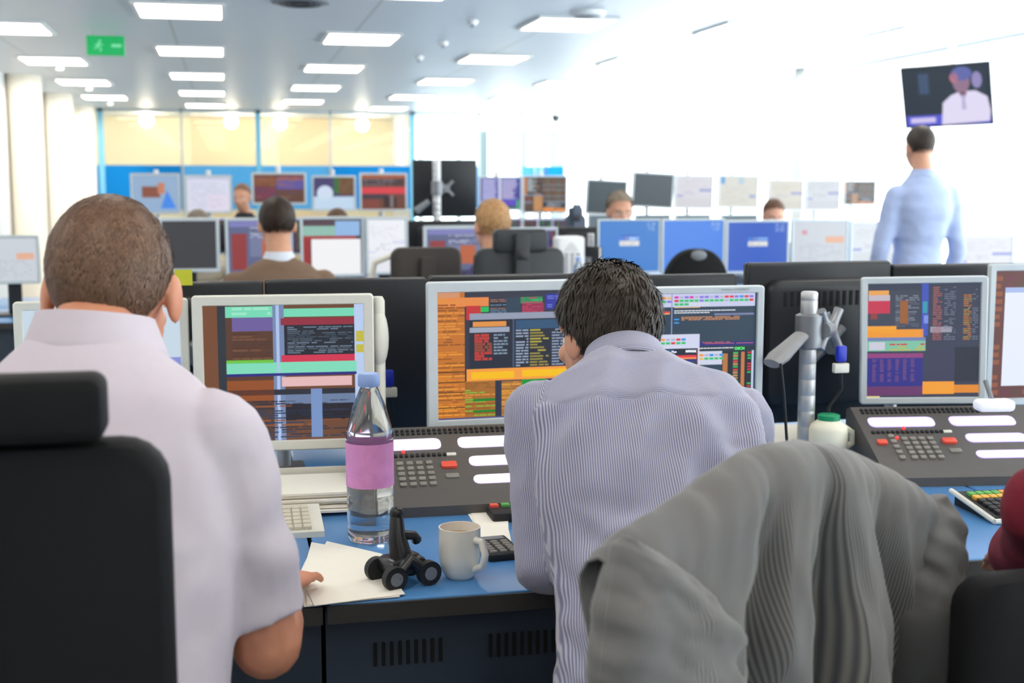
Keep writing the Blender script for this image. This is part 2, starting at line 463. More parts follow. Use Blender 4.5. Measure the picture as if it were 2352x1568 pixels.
pk.build('pictogram', WHITEE, sgb)
for x in (-.1, .1): MB().tube([(x, 0, .08), (x, 0, HC-c.z)], .005, 6).build('hanger', ALU, t)
# detectors and sprinklers
for i, (px, py, lab) in enumerate(((1085, 47, 'small round detector on the ceiling, nearest of the row'), (1018, 96, 'small round detector on the ceiling, middle of the row'), (962, 130, 'small round detector on the ceiling, farthest of the row'))):
    c = PZ(px, py, HC)
    t = thing('detector', lab, 'detector', (c.x, c.y, HC), group='ceiling detectors')
    MB().lathe([(.045, 0), (.045, -.015), (.03, -.035)], 16).build('body', WHITEP, t, True)
    MB().lathe([(.012, -.035), (.02, -.045), (.012, -.05)], 10).build('sensor', GREYPL, t, True)
c = PZ(1350, 27, HC)
t = thing('ceiling_speaker', 'large round white disc fitting on the ceiling near the windows', 'ceiling fitting', (c.x, c.y, HC))
MB().lathe([(.13, 0), (.13, -.02), (.11, -.035)], 32).build('rim', WHITEP, t, True)
MB().lathe([(.105, -.034), (.09, -.04), (.03, -.045)], 32).build('grille', GREYPL, t, True)
c = PZ(690, 3, HC)
t = thing('air_vent', 'dark round air vent in the ceiling at the top edge of the view', 'air vent', (c.x, c.y, HC))
MB().lathe([(.2, 0), (.2, -.012), (.17, -.02)], 32).build('rim', GREYPL, t, True)
for r in (.14, .1, .06): MB().lathe([(r+.02, -.012), (r, -.026)], 32, cap=False).build('ring_blade', BLACKPL, t, True)
c = P(1277, 271, YF-.5)
t = thing('security_camera', 'small dark dome camera on top of the far glass front', 'camera', (c.x, c.y, HC))
dz = c.z-HC
MB().lathe([(.05, 0), (.05, dz)], 14).build('mount', WHITEP, t, True)
MB().ell((0, 0, dz), (.075, .075, .07), 18, 10).build('dome', M('smoked_dome', rgb(30, 40, 45), .15), t, True)

# ------------------------------------------------------------------ screens
class Scr:
    def __init__(s, bg=(20, 24, 34)): s.q = []; s.r(0, 0, 1, 1, bg, 0)
    def r(s, x0, y0, x1, y1, c, l=1): s.q.append(([(x0, y0), (x1, y0), (x1, y1), (x0, y1)], c, l)); return s
    def p(s, pts, c, l=2): s.q.append((pts, c, l)); return s
    def e(s, cx, cy, rx, ry, c, l=2, n=20):
        return s.p([(cx+rx*math.cos(2*math.pi*i/n), cy+ry*math.sin(2*math.pi*i/n)) for i in range(n)], c, l)
    def t(s, x0, y0, x1, y1, rows, cs, fill=.6, l=3, ww=.05, h=.55, left=True):
        """lines of writing too small to read: short dashes"""
        dy = (y1-y0)/rows
        for i in range(rows):
            x = x0; c = random.choice(cs)
            stop = x1 if random.random() < .4 else x0+(x1-x0)*random.uniform(.45, 1)
            while x < stop:
                w = ww*random.uniform(.4, 1.4)
                if random.random() < fill: s.r(x, y0+dy*(i+(1-h)/2), min(x+w*.85, x1), y0+dy*(i+(1+h)/2), c, l)
                x += w
        return s
    def cols(s, x0, y0, x1, y1, n, cs, fillw=.6, rows=0, l=3):
        dx = (x1-x0)/n
        for i in range(n):
            c = cs[i % len(cs)]
            if rows:
                dy = (y1-y0)/rows
                for k in range(rows):
                    if random.random() < .88: s.r(x0+dx*i, y0+dy*k+dy*.2, x0+dx*(i+fillw*random.uniform(.75, 1.1)), y0+dy*k+dy*.8, c, l)
            else: s.r(x0+dx*i, y0, x0+dx*(i+fillw), y1, c, l)
        return s
    def build(s, w, h, y, parent, zc=0, gain=1., T=None):
        me = bpy.data.meshes.new('screen'); vs = []; fs = []; cc = []
        for pts, c, l in s.q:
            o = len(vs)
            for px, py in pts:
                px = min(max(px, 0), 1); py = min(max(py, 0), 1)
                p = V(((px-.5)*w, y-l*.00018, zc+(.5-py)*h)); vs.append(T @ p if T else p)
            fs.append(tuple(range(o, o+len(pts)))); cc += [(*[x*gain for x in rgb(*c)], 1)]*len(pts)
        me.from_pydata([tuple(v) for v in vs], [], fs)
        at = me.color_attributes.new('Col', 'FLOAT_COLOR', 'CORNER')
        for i, c in enumerate(cc): at.data[i].color = c
        me.materials.append(SCREEN)
        ob = bpy.data.objects.new('screen', me); COL.objects.link(ob); ob.parent = parent
        return ob
OR = (225, 140, 40); OR2 = (190, 110, 40); AM = (255, 180, 20); GRN = (30, 190, 90); RED = (215, 50, 60); WHT = (225, 230, 240)
LIL = (190, 195, 225); NAVY = (40, 40, 130); DK = (28, 32, 42); YEL = (200, 190, 70); PINK = (230, 60, 190); SKY = (60, 160, 240); DKT = (44, 66, 84)

def c_orange():
    s = Scr((52, 54, 70))
    s.r(0, 0, .17, .985, (200, 118, 38)); s.t(0, .05, .17, .42, 18, [(150, 84, 30), (230, 150, 60)], .9, ww=.06)
    s.r(0, 0, .14, .045, (215, 150, 110), 2); s.r(0, .045, .32, .115, (235, 140, 70), 2)
    s.t(0, .46, .17, .97, 30, [(150, 90, 25), (240, 160, 50), (225, 140, 35)], .85, ww=.08)
    for yy in (.62, .7, .78, .9): s.r(0, yy, .17, yy+.008, (90, 55, 20), 5)
    s.t(.33, .06, .52, .17, 8, [(90, 130, 160), (150, 110, 90), DK], .7)
    s.r(.43, .05, .52, .17, DKT, 4); s.r(.52, .05, .66, .1, (40, 140, 90), 4); s.r(.53, .1, .67, .17, (150, 40, 80), 4)
    s.t(.53, .05, .66, .17, 7, [(60, 190, 110), (190, 60, 90)], .6, 5, .03)
    s.r(.68, .03, .86, .15, (44, 50, 160), 4); s.t(.69, .04, .85, .14, 6, [(110, 120, 210)], .5, 5, .04)
    s.r(.86, 0, 1, .42, (238, 238, 248), 4)
    s.r(.18, .11, .27, .22, (200, 50, 50), 4); s.r(.27, .12, .32, .16, GRN, 5)
    s.r(.2, .17, .83, .22, (150, 158, 180), 6)
    s.r(.2, .22, .83, .6, (34, 40, 54), 6); s.r(.22, .235, .43, .275, (230, 150, 70), 7); s.r(.2, .28, .45, .32, (160, 170, 190), 7)
    s.t(.23, .33, .34, .54, 9, [(150, 70, 50), (190, 60, 50)], .95, 7, .06, .9); s.t(.35, .33, .44, .5, 7, [(130, 150, 170)], .8, 7, .03)
    s.r(.47, .22, .48, .6, (70, 90, 120), 7); s.r(.49, .23, .82, .3, (46, 84, 120), 7)
    s.t(.49, .3, .57, .6, 13, [(150, 165, 190)], .9, 8, .05); s.t(.58, .3, .7, .6, 13, [(180, 170, 60), (150, 140, 60)], .95, 8, .08); s.t(.72, .3, .82, .6, 13, [(140, 155, 180)], .9, 8, .05)
    s.r(.82, .2, .85, .62, (160, 175, 205), 8)
    s.r(.18, .605, .86, .7, (250, 160, 60), 9); s.r(.21, .63, .48, .685, (255, 196, 0), 10); s.r(.53, .625, .82, .68, (255, 198, 0), 10)
    s.r(.86, .43, 1, .5, (120, 140, 180), 4); s.r(.86, .5, 1, .62, (170, 110, 60), 4); s.r(.86, .53, 1, .57, (210, 90, 80), 5)
    s.r(.17, .7, .36, .985, (170, 110, 40), 3); s.t(.17, .71, .36, .98, 15, [(230, 150, 50), (120, 190, 60), (150, 90, 30)], .85, 4, .05)
    for yy in (.84, .93): s.r(.22, yy, .36, yy+.02, (30, 130, 40), 6)
    s.r(.37, .7, .4, .985, (44, 50, 70), 5); s.r(.4, .71, .62, .985, (190, 130, 50), 4); s.t(.4, .71, .75, .97, 15, [(230, 160, 60), (150, 100, 50)], .8, 5, .05)
    s.r(.53, .7, .68, .77, (0, 150, 50), 6); s.r(.54, .87, .62, .94, (40, 150, 60), 6); s.r(0, .985, 1, 1, (70, 80, 130), 6)
    return s
def btns(s, x0, y0, n, rows, dx=.035, pal=None, l=4):
    pal = pal or [LIL, (240, 200, 110), PINK, SKY, (250, 170, 70), (235, 70, 80), (150, 130, 235), LIL]
    for r_ in range(rows):
        for i in range(n):
            c = random.choice(pal) if r_ < 1 else ((60, 205, 120) if i % 5 else random.choice(pal))
            if r_ == 2: c = (60, 205, 120) if i < 3 else WHT
            if r_ == 2 and i > 6: continue
            s.r(x0+i*dx, y0+r_*.026, x0+i*dx+dx*.85, y0+r_*.026+.017, c, l)
            s.r(x0+i*dx+dx*.2, y0+r_*.026+.007, x0+i*dx+dx*.65, y0+r_*.026+.011, tuple(int(v*.8) for v in c), l+1)
def c_multi():
    s = Scr(DKT)
    s.r(0, 0, 1, .1, (205, 210, 240)); btns(s, .02, .025, 11, 3); btns(s, .42, .02, 16, 3)
    s.r(.4, 0, .407, .4, (150, 160, 200), 5); s.r(.42, .1, .6, .106, (240, 190, 120), 5)
    s.t(.42, .12, .85, .15, 2, [WHT, (180, 190, 200)], .95, 5, .02); s.r(.7, .15, .98, .165, (120, 130, 170), 5)
    s.t(.47, .17, .88, .2, 3, [(225, 150, 90)], .97, 5, .02); s.r(.42, .185, .455, .195, SKY, 5); s.r(.42, .21, .455, .22, SKY, 5)
    s.r(.05, .13, .39, .142, (230, 60, 70), 5); s.r(.05, .142, .39, .152, (245, 170, 80), 5)
    s.cols(.04, .17, .4, .4, 5, [(190, 110, 60), (70, 80, 95), (190, 110, 60)], .35, 22, 4)
    s.r(.6, .36, .985, .39, NAVY, 5); s.t(.62, .36, .98, .378, 2, [(220, 110, 90)], .95, 6, .02)
    s.r(.6, .395, .985, .425, (30, 50, 60), 5); s.t(.6, .4, .84, .415, 1, [WHT], .97, 6, .02)
    s.r(0, .3, .6, .64, (215, 220, 245), 6); btns(s, .04, .33, 13, 2, .036, l=7)
    s.t(.1, .388, .58, .4, 1, [WHT], .6, 8, .05); s.r(0, .405, .59, .64, (28, 40, 54), 7)
    s.r(0, .415, .42, .432, SKY, 8); s.r(0, .4175, .415, .4295, (28, 40, 54), 9)
    s.r(0, .455, .58, .473, (235, 60, 70), 8); s.r(0, .473, .58, .484, (250, 160, 70), 8); s.r(0, .486, .58, .502, NAVY, 8)
    s.t(.2, .49, .57, .499, 1, [WHT], .8, 9, .03)
    for i in range(4): s.r(0, .505+i*.02, .58, .507+i*.02, (110, 140, 190), 8)
    for i in range(9): s.r(.1+i*.055, .505, .102+i*.055, .6, (110, 140, 190), 8)
    s.r(0, .58, .58, .6, NAVY, 7); s.r(.585, .405, .59, .64, (220, 120, 90), 9)
    s.r(.6, .43, .76, .53, (215, 220, 240), 6); btns(s, .6, .45, 5, 2, l=7)
    s.r(.76, .43, .97, 1, (28, 36, 46), 6); s.r(.97, .43, .985, 1, (200, 210, 240), 6)
    s.r(.765, .45, .8, .99, (190, 120, 60), 7); s.cols(.84, .44, .87, .98, 1, [(190, 140, 90)], 1, 26, 7)
    for i in range(26):
        c = random.choice([RED, GRN, (190, 150, 90)]); s.r(.838, .44+i*.021, .873, .452+i*.021, c, 8)
        if random.random() < .8: s.r(.94, .44+i*.021, .965, .452+i*.021, random.choice([RED, GRN, RED, GRN]), 8)
    s.r(.895, .44, .92, .95, (200, 125, 65), 7); s.r(.92, .46, .94, .95, (28, 36, 46), 7)
    s.r(0, .64, .76, 1, (40, 60, 78), 6); s.r(.985, 0, 1, 1, (30, 60, 70), 9)
    return s
def c_green():
    s = Scr((110, 70, 45))
    s.r(0, 0, .09, 1, (120, 74, 44)); s.r(.09, 0, .14, 1, (44, 52, 60)); s.r(.14, 0, .46, 1, (90, 58, 40), 1)
    s.r(.14, .01, .43, .09, (120, 222, 185), 2); s.r(.48, .03, .96, .09, (120, 222, 185), 2)
    s.r(.14, .42, .95, .5, (130, 225, 190), 4); s.r(.14, .4, .43, .425, (110, 200, 60), 4)
    s.r(.18, .09, .43, .19, (110, 95, 160), 2); s.t(.18, .2, .42, .4, 10, [(120, 80, 55), (80, 50, 34)], .95, 3, .08)
    s.r(.43, 0, .5, 1, (120, 140, 180), 3); s.r(.45, 0, .47, 1, (180, 200, 240), 4); s.r(.5, .1, .94, .37, (30, 34, 44), 3)
    s.r(.48, .1, .94, .15, (150, 40, 60), 4); s.r(.48, .37, .94, .42, (215, 50, 80), 4)
    s.t(.52, .16, .93, .36, 14, [(110, 130, 150), (60, 76, 92), (80, 96, 110)], .8, 4, .07)
    s.r(.94, 0, 1, 1, (190, 210, 245), 3); s.r(.95, .2, 1, .28, YEL, 4); s.r(.95, .3, 1, .36, YEL, 4)
    s.t(.18, .01, .42, .08, 2, [(160, 235, 205)], .8, 5, .1)
    s.r(.14, .5, .95, .52, NAVY, 5); s.r(.48, .53, .92, .6, (235, 190, 190), 5); s.r(.14, .55, .43, .7, (150, 80, 30), 5)
    s.r(.14, .62, .94, .66, (34, 40, 52), 5); s.r(.5, .66, .94, .73, (110, 130, 165), 5); s.r(.5, .73, .94, .85, (30, 26, 36), 5)
    s.r(.66, .62, .73, .98, (120, 150, 200), 6); s.t(.16, .7, .9, .98, 16, [(150, 90, 50), (44, 44, 60), (40, 60, 90)], .85, 5, .12)
    return s
def c_right():
    s = Scr((64, 70, 88))
    s.r(0, .06, .47, .4, (70, 76, 92)); s.t(.25, .1, .46, .38, 16, [(130, 140, 155), (96, 104, 120)], .8, 2, .04)
    s.r(.01, .06, .19, .1, (240, 170, 90), 3); s.r(.01, .1, .2, .15, (200, 190, 200), 3); s.r(0, .15, .2, .26, (205, 60, 85), 3); s.r(.03, .26, .09, .31, (150, 70, 70), 3)
    s.r(.29, .15, .36, .35, (160, 100, 55), 3)
    s.r(0, .37, .26, .43, (250, 170, 60), 4); s.r(0, .4, .5, .47, (246, 160, 55), 4); s.r(0, .47, .52, .5, (120, 135, 185), 4)
    s.r(0, .5, .52, .59, (130, 200, 170), 4); s.r(.02, .51, .16, .58, (210, 210, 225), 5); s.t(.2, .52, .52, .59, 3, [(60, 200, 100), RED, YEL], .7, 6, .05)
    s.r(0, .61, .5, .65, (150, 70, 130), 4); s.r(0, .65, .5, .9, (52, 52, 140), 4); s.cols(.05, .66, .46, .86, 6, [(120, 80, 130)], .5, 14, 5)
    s.r(0, .9, .5, .98, (110, 60, 110), 4); s.r(0, .985, .12, 1, (240, 215, 150), 5)
    s.r(.48, 0, .54, .46, (70, 90, 190), 4); s.r(.49, .16, .53, .26, (60, 160, 180), 5); s.r(.5, .28, .54, .35, (130, 150, 235), 5)
    s.t(.58, .03, .66, .5, 26, [(170, 100, 100)], .9, 3, .05); s.t(.68, .03, .78, .5, 24, [(110, 118, 138)], .7, 3, .04); s.t(.85, .1, .92, .5, 22, [(170, 150, 70), (190, 120, 60)], .9, 3, .05); s.t(.93, .05, .98, .5, 22, [(110, 118, 138)], .7, 3, .03)
    s.r(.56, .38, .75, .43, (160, 160, 175), 3); s.r(.54, .57, .78, .86, (66, 68, 92), 2); s.r(.78, .56, 1, .86, (50, 54, 68), 2)
    s.r(.5, .86, .78, .97, (250, 165, 55), 4); s.r(.78, .89, 1, .96, (235, 145, 50), 4)
    return s
def c_window():
    s = Scr((100, 50, 40)); s.cols(0, .03, 1, .98, 12, [(150, 80, 40), (110, 44, 60), (90, 60, 40)], .7, 16)
    s.r(.08, .13, .95, .9, (236, 242, 255), 5); s.r(.08, .13, .95, .17, (170, 190, 240), 6); return s
def c_blue(login=True, c=(60, 128, 210)):
    s = Scr(c)
    for i, y in enumerate((.03, .07, .12, .16)):
        s.t(.8, y, .86, y+.03, 1, [(170, 200, 240)], .9, 2, .03); s.t(.88, y, .95, y+.03, 1, [(170, 200, 240)], .9, 2, .03)
    if login:
        s.r(.34, .28, .67, .49, (236, 236, 232), 3); s.r(.34, .28, .67, .39, (70, 130, 225), 4); s.r(.34, .28, .67, .3, (30, 80, 190), 5)
        s.r(.34, .375, .67, .39, (40, 90, 200), 5); s.r(.5, .31, .67, .37, (130, 175, 240), 5)
        for k, cc in enumerate(((235, 80, 50), (110, 190, 60), (70, 130, 235), (250, 200, 60))):
            s.r(.44+.018*(k % 2), .315+.024*(k//2), .455+.018*(k % 2), .336+.024*(k//2), cc, 6)
        s.t(.36, .41, .62, .48, 3, [(190, 192, 200)], .7, 5, .05)
    return s
def c_dark(c=(44, 56, 64)): return Scr(c)
def c_pale(a=(236, 232, 240), b=(140, 150, 220)):
    s = Scr(a); s.r(.65, .4, 1, .47, b); s.r(.02, .6, .2, .65, b); s.t(.05, .1, .9, .36, 7, [tuple(int(v*.94) for v in a)], .7, ww=.1); s.r(0, .7, 1, .98, tuple(int(v*.97) for v in a))
    s.t(.2, .45, .6, .6, 4, [(200, 200, 214)], .6); return s
def c_pale2():
    s = Scr((236, 234, 222)); s.r(.02, .02, .14, .25, (90, 170, 235)); s.r(.5, .03, .65, .25, (190, 220, 235)); s.r(.8, .6, .96, .7, (160, 175, 220)); s.t(.05, .3, .8, .9, 12, [(222, 220, 210)], .7, ww=.1); return s
def c_lilac():
    s = Scr((60, 58, 150)); s.r(.05, .03, .44, .7, (166, 166, 215)); s.r(.54, .03, .96, .68, (160, 162, 212)); s.r(.45, 0, .52, 1, (210, 212, 235), 3)
    for i in range(26):
        s.r(.44-random.uniform(.0, .1), .03+i*.026, .445, .055+i*.026, (64, 60, 160), 3); s.r(.96-random.uniform(.02, .16), .03+i*.025, .965, .055+i*.025, (50, 46, 150), 3)
    s.t(.06, .05, .42, .68, 24, [(150, 150, 205), (180, 180, 222)], .8, 2, .04); s.t(.56, .05, .9, .66, 24, [(150, 150, 205), (190, 160, 190)], .8, 2, .04)
    s.r(.03, .72, .44, .98, (190, 190, 220), 2); s.r(.54, .7, .9, .88, (70, 50, 190), 3); s.t(.56, .72, .88, .86, 6, [(190, 90, 170), (50, 90, 230)], .5, 4, .04); s.r(.9, .7, .97, .98, (60, 170, 110), 4); s.r(.54, .9, .9, .98, (50, 90, 90), 3)
    return s
def c_grid():
    s = Scr((28, 26, 26)); s.r(.0, .02, .08, .5, (190, 110, 40), 2); s.r(.09, .03, .3, .42, (150, 160, 165), 2)
    for i in range(12): s.r(.3-random.uniform(-.1, .12), .05+i*.03, .36+random.uniform(0, .05), .07+i*.03, (40, 38, 36), 3)
    s.t(.25, .05, .43, .5, 10, [(190, 120, 50), (40, 40, 40)], .7, 4, .03)
    for y0, y1 in ((.03, .22), (.25, .35), (.38, .55), (.59, .68)):
        s.cols(.46, y0, .99, y1, 13, [(185, 115, 50), (150, 90, 60), (190, 120, 50), (40, 150, 70), (185, 110, 50), (150, 60, 60)], .6, int((y1-y0)*50), 3); s.r(.44, y1+.005, 1, y1+.018, (170, 175, 190), 4)
    s.r(0, .5, .44, .53, (150, 165, 190), 4); s.cols(0, .55, .2, .7, 5, [(170, 60, 50), (190, 120, 50)], .7, 7); s.cols(.02, .76, .2, .96, 5, [(150, 100, 60)], .6, 9); s.r(0, .71, .2, .74, (150, 165, 190), 4)
    s.r(.23, .54, .44, .97, (205, 140, 70), 3); s.cols(.26, .55, .42, .95, 4, [(90, 100, 130), (80, 180, 70), (190, 90, 50)], .5, 16, 4)
    s.r(.46, .7, 1, .97, (26, 32, 42), 5); s.t(.55, .72, .98, .86, 6, [(190, 195, 205)], .8, 6, .04); s.r(.46, .88, .73, .97, (250, 150, 40), 6); s.r(.745, .9, 1, .98, (250, 150, 40), 6)
    return s
def c_red():
    s = Scr((110, 62, 44)); s.r(0, 0, 1, .1, (170, 90, 50)); s.r(.02, .12, .95, .3, (70, 50, 50), 2); s.t(.05, .12, .95, .3, 4, [(30, 26, 30), (130, 120, 130)], .8, 3, .12); s.r(0, .36, 1, .55, (220, 60, 70), 3); s.r(0, .55, .6, .7, (60, 50, 60), 3)
    s.r(.02, .7, .4, .97, (130, 64, 50), 3); s.r(.5, .65, .8, .95, (60, 34, 30), 3); s.r(.65, .6, .72, .95, (130, 120, 120), 4); return s
def c_violet():
    s = Scr((104, 62, 50)); s.r(0, .0, .42, .4, (130, 76, 46)); s.r(.45, .05, .98, .2, (150, 90, 90), 2); s.r(.45, .2, .98, .52, (92, 84, 160), 2); s.r(.02, .45, .42, .85, (120, 52, 76), 2); s.r(.5, .6, .98, .95, (98, 64, 40), 2)
    s.t(.04, .05, .95, .95, 14, [(150, 96, 70), (90, 60, 90)], .5, 3, .1); return s
def c_doc():
    s = Scr((222, 224, 242)); s.r(0, .02, 1, .06, (190, 196, 225)); s.t(.08, .15, .9, .9, 16, [(205, 208, 228)], .7, ww=.08); s.r(.45, .5, .95, .95, (232, 222, 240), 2); return s
def c_cloud():
    s = Scr((70, 60, 110)); s.r(.5, 0, .62, .5, (50, 110, 50)); s.r(.62, 0, 1, .55, (104, 72, 44), 2); s.r(0, .6, 1, 1, (196, 220, 242), 3); s.e(.28, .5, .2, .25, (210, 226, 245), 3); s.t(.62, .05, .98, .5, 8, [(130, 92, 52)], .7, 4, .08); return s
def c_mix():
    s = Scr((60, 50, 60)); s.r(0, .02, 1, .12, (90, 70, 80)); s.r(0, .12, .55, .3, (150, 195, 180), 2); s.r(.55, .03, .97, .3, (150, 190, 235), 3); s.r(0, .3, .9, .36, (170, 60, 60), 3); s.r(.14, .36, .98, 1, (250, 250, 252), 4); s.r(0, .36, .12, .9, (160, 50, 50), 3); return s
def c_mix2():
    s = Scr((96, 104, 140)); s.r(.02, .0, 1, .12, (130, 130, 190)); s.r(.05, .25, .3, .95, (150, 60, 60), 2); s.r(.35, .1, .98, .7, (120, 126, 160), 2); s.r(.55, .35, .8, .75, (190, 100, 60), 3); s.t(.36, .12, .95, .34, 6, [(60, 64, 110), (190, 196, 220)], .8, 3, .05); s.r(.8, .75, 1, 1, (250, 150, 60), 4); return s
def c_lists():
    s = Scr((34, 34, 50)); s.r(0, 0, 1, .03, (190, 190, 230)); s.cols(.02, .05, .3, .95, 4, [(150, 90, 50), (120, 60, 50)], .6, 20); s.cols(.38, .05, .66, .95, 5, [(50, 70, 60), (40, 170, 70), (90, 60, 50)], .6, 20); s.cols(.72, .05, .98, .95, 5, [(90, 90, 170), (170, 70, 60), (60, 160, 90)], .6, 20)
    s.r(.32, 0, .36, 1, (200, 205, 225), 3); s.r(.67, 0, .7, 1, (200, 205, 225), 3); return s
def c_sky():
    s = Scr((150, 178, 210)); s.r(.2, .3, .6, .6, (140, 80, 60)); s.p([(.75, .4), (.95, .9), (.6, .9)], (70, 140, 235)); s.r(.55, .2, .7, .5, (200, 130, 100), 2); return s
def c_tablet(): 
    s = Scr((208, 214, 222)); s.r(.15, .2, .25, .3, (220, 150, 160)); s.r(.6, .35, .95, .5, (235, 180, 150)); s.t(.1, .5, .9, .95, 8, [(196, 200, 212)], .6, ww=.1); return s

TXT = {}
def text(body, size, parent, loc, rot, mat, name='lettering', bold=.0):
    cu = bpy.data.curves.new(name, 'FONT'); cu.body = body; cu.size = size; cu.extrude = .0002; cu.offset = bold
    cu.align_x = 'LEFT'; cu.resolution_u = 3
    tmp = bpy.data.objects.new(name, cu); COL.objects.link(tmp)
    dg = bpy.context.evaluated_depsgraph_get(); me = bpy.data.meshes.new_from_object(tmp.evaluated_get(dg))
    bpy.data.objects.remove(tmp); me.materials.clear(); me.materials.append(mat)
    o = bpy.data.objects.new(name, me); COL.objects.link(o); o.parent = parent; o.location = loc; o.rotation_euler = rot
    return o

# ------------------------------------------------------------------ monitors
DESKH = .74
def monitor(label, px0, px1, py0, py1, Y, content=None, yaw=0., tilt=0., roll=0., bez=SILVER, shell=BLACKPL, b=.018, back=False,
            mount='stand', group=None, gain=1., deep=.05, bulge=True):
    C = P((px0+px1)/2, (py0+py1)/2, Y)
    n = V((math.sin(R(yaw)), -math.cos(R(yaw)), 0))
    mx, my = (px0+px1)/2, (py0+py1)/2
    w = (hit(px1, my, C, n)-hit(px0, my, C, n)).length
    h = (hit(mx, py0, C, n)-hit(mx, py1, C, n)).length
    rz = R(yaw) + (math.pi if back else 0)
    if mount == 'stand':
        base = V((C.x, C.y, DESKH)); zc = C.z-DESKH
    else:
        base = V((C.x, C.y, C.z)); zc = 0
    t = thing('monitor', label, 'monitor', base, rz, group)
    HT = Matrix.Translation((0, 0, zc)) @ Matrix.Rotation(R(roll), 4, 'Y') @ Matrix.Rotation(R(-tilt), 4, 'X')
    m = MB(); m.T = HT; m.rprism(-w/2+.001, w/2-.001, -h/2+.001, h/2-.001, .008, .03, .01, .006)
    if bulge: m.rprism(-w*.40, w*.40, -h*.38, h*.40, .028, deep+.015, .04, .018)
    hou = m.build('housing', shell, t, True)
    m = MB(); m.T = HT; m.frame(-w/2, w/2, -h/2, h/2, b, -.006, .012); m.build('bezel', bez, t, True)
    (content or Scr((30, 36, 42))).build(w-2*b+.002, h-2*b+.002, .002, t, 0, gain, HT)
    if bulge and back:
        m = MB(); m.T = HT
        for i in range(14): m.box(-w*.3+i*w*.045, -w*.3+i*w*.045+w*.02, deep+.0145, deep+.017, h*.24, h*.33)
        m.build('vent_slots', DARKHOLE, hou)
    if mount == 'stand':
        m = MB(); m.rprism(-.035, .035, .008, zc+.02, deep+.012, deep+.035, .01, .003); m.build('stand_neck', shell, t, True)
        m = MB(); m.hprism(-.12, .12, -.03, .17, 0, .012, .05); m.build('stand_foot', shell, t, True)
    else:
        m = MB(); m.T = HT
        z = deep+.012
        for a in (45, 135, 225, 315):
            dx, dz = math.cos(R(a)), math.sin(R(a))
            m.tube([(0, z+.008, 0), (dx*.035, z+.006, dz*.035), (dx*.068, z+.004, dz*.068)], [.018, .012, .012], 8)
        m.tube([(0, z, 0), (0, z+.03, 0)], .026, 14)
        m.build('mounting_bracket', CHROME, t, True)
    t['_w'] = w; t['_h'] = h
    return t, HT, w, h
def pole(label, x, y, z0, z1, r=.0175, arm_to=None, mat=STEEL, group=None, collar=None, lever=True):
    t = thing('monitor_pole', label, 'monitor pole', (x, y, z0), 0, group)
    H = z1-z0
    MB().hprism(-.05, .05, -.05, .05, 0, .02, .01).build('base_clamp', CHROME, t, True)
    prof = [(r, .015)]
    zz = .06
    while zz < H-.01:
        prof += [(r, zz), (r*.97, zz+.0015), (r, zz+.003)]; zz += .04
    prof += [(r, H-.004), (r*.8, H)]
    MB().lathe(prof, 20).build('pole', mat, t, True, 60)
    if collar:
        zc = collar-z0
        MB().lathe([(r+.001, zc-.045), (r+.012, zc-.04), (r+.012, zc+.04), (r+.001, zc+.045)], 20).build('collar', CHROME, t, True)
        if arm_to:
            for q in arm_to:
                q = V(q)-V((x, y, z0)); d = V((q.x*.45, q.y*.3 - .0, 0))
                el = V((q.x*.5-.0, q.y*.5, zc))
                MB().tube([(0, 0, zc), el, q], .014, 10).build('arm', CHROME, t, True)
        if lever: MB().tube([(r, 0, zc+.03), (r+.035, 0, zc+.045)], [.006, .004], 8).build('lever', CHROME, t, True)
    return t

# row A, screens towards us
R1 = 'screens of the nearest desk row'
m1 = monitor('large cream-framed monitor with mint and red tables, behind the water bottle', 447, 862, 678, 1035, 3.0, c_green(), yaw=-3, bez=CREAMPL, b=.024, group=R1, mount='arm')
m2 = monitor('silver-framed monitor full of orange tables left of the dark-haired man', 985, 1392, 645, 982, 3.0, c_orange(), yaw=2, b=.026, group=R1, mount='arm')
m3 = monitor('silver-framed monitor showing toolbars and tables right of the dark-haired man', 1394, 1753, 659, 1000, 2.94, c_multi(), yaw=-2, b=.018, group=R1, mount='arm')
m4 = monitor('silver-framed monitor angled left, orange bars and purple table, on the right', 1976, 2266, 636, 928, 3.05, c_right(), yaw=-17, b=.018, roll=-1.2, group=R1, mount='arm')
m5 = monitor('monitor cut by the right edge showing a white window on brown tables', 2268, 2590, 606, 928, 3.12, c_window(), yaw=-4, b=.02, group=R1, mount='arm')
m0 = monitor('pale monitor partly hidden behind the head of the left man', 40, 440, 690, 1020, 3.02, c_pale((205, 222, 236)), yaw=3, bez=CREAMPL, b=.02, group=R1, mount='arm')
LETW = M('screen_white_letters', (1, 1, 1), .5, var=0, emit=.9, ecol=(.9, .93, 1))
LETG = M('screen_green_letters', rgb(90, 230, 110), .5, var=0, emit=.9, ecol=rgb(90, 230, 110))
LETGREY = M('grey_bezel_print', rgb(150, 158, 160), .5)
def scr_text(mt, body, fx, fy, size, mat, bold=0., dy=-.0032):
    t, HT, w, h = mt; b = .018
    W, H = w-2*b, h-2*b
    p = HT @ V(((fx-.5)*W, dy, (.5-fy)*H))
    return text(body, size, t, p, (math.pi/2, 0, 0), mat, bold=bold)
scr_text(m3, 'NWAX', .5, .433, .0085, LETW, .0002); scr_text(m3, 'Msge', .4, .432, .0065, LETW)
scr_text(m3, 'for functions.', .03, .432, .0068, LETW, .0001)
scr_text(m3, 'OSCH', .845, .421, .0095, LETG, .0002)
scr_text(m3, 'MultiSync LCD2090UXi', .74, -.022, .0075, LETGREY, 0, -.0075)

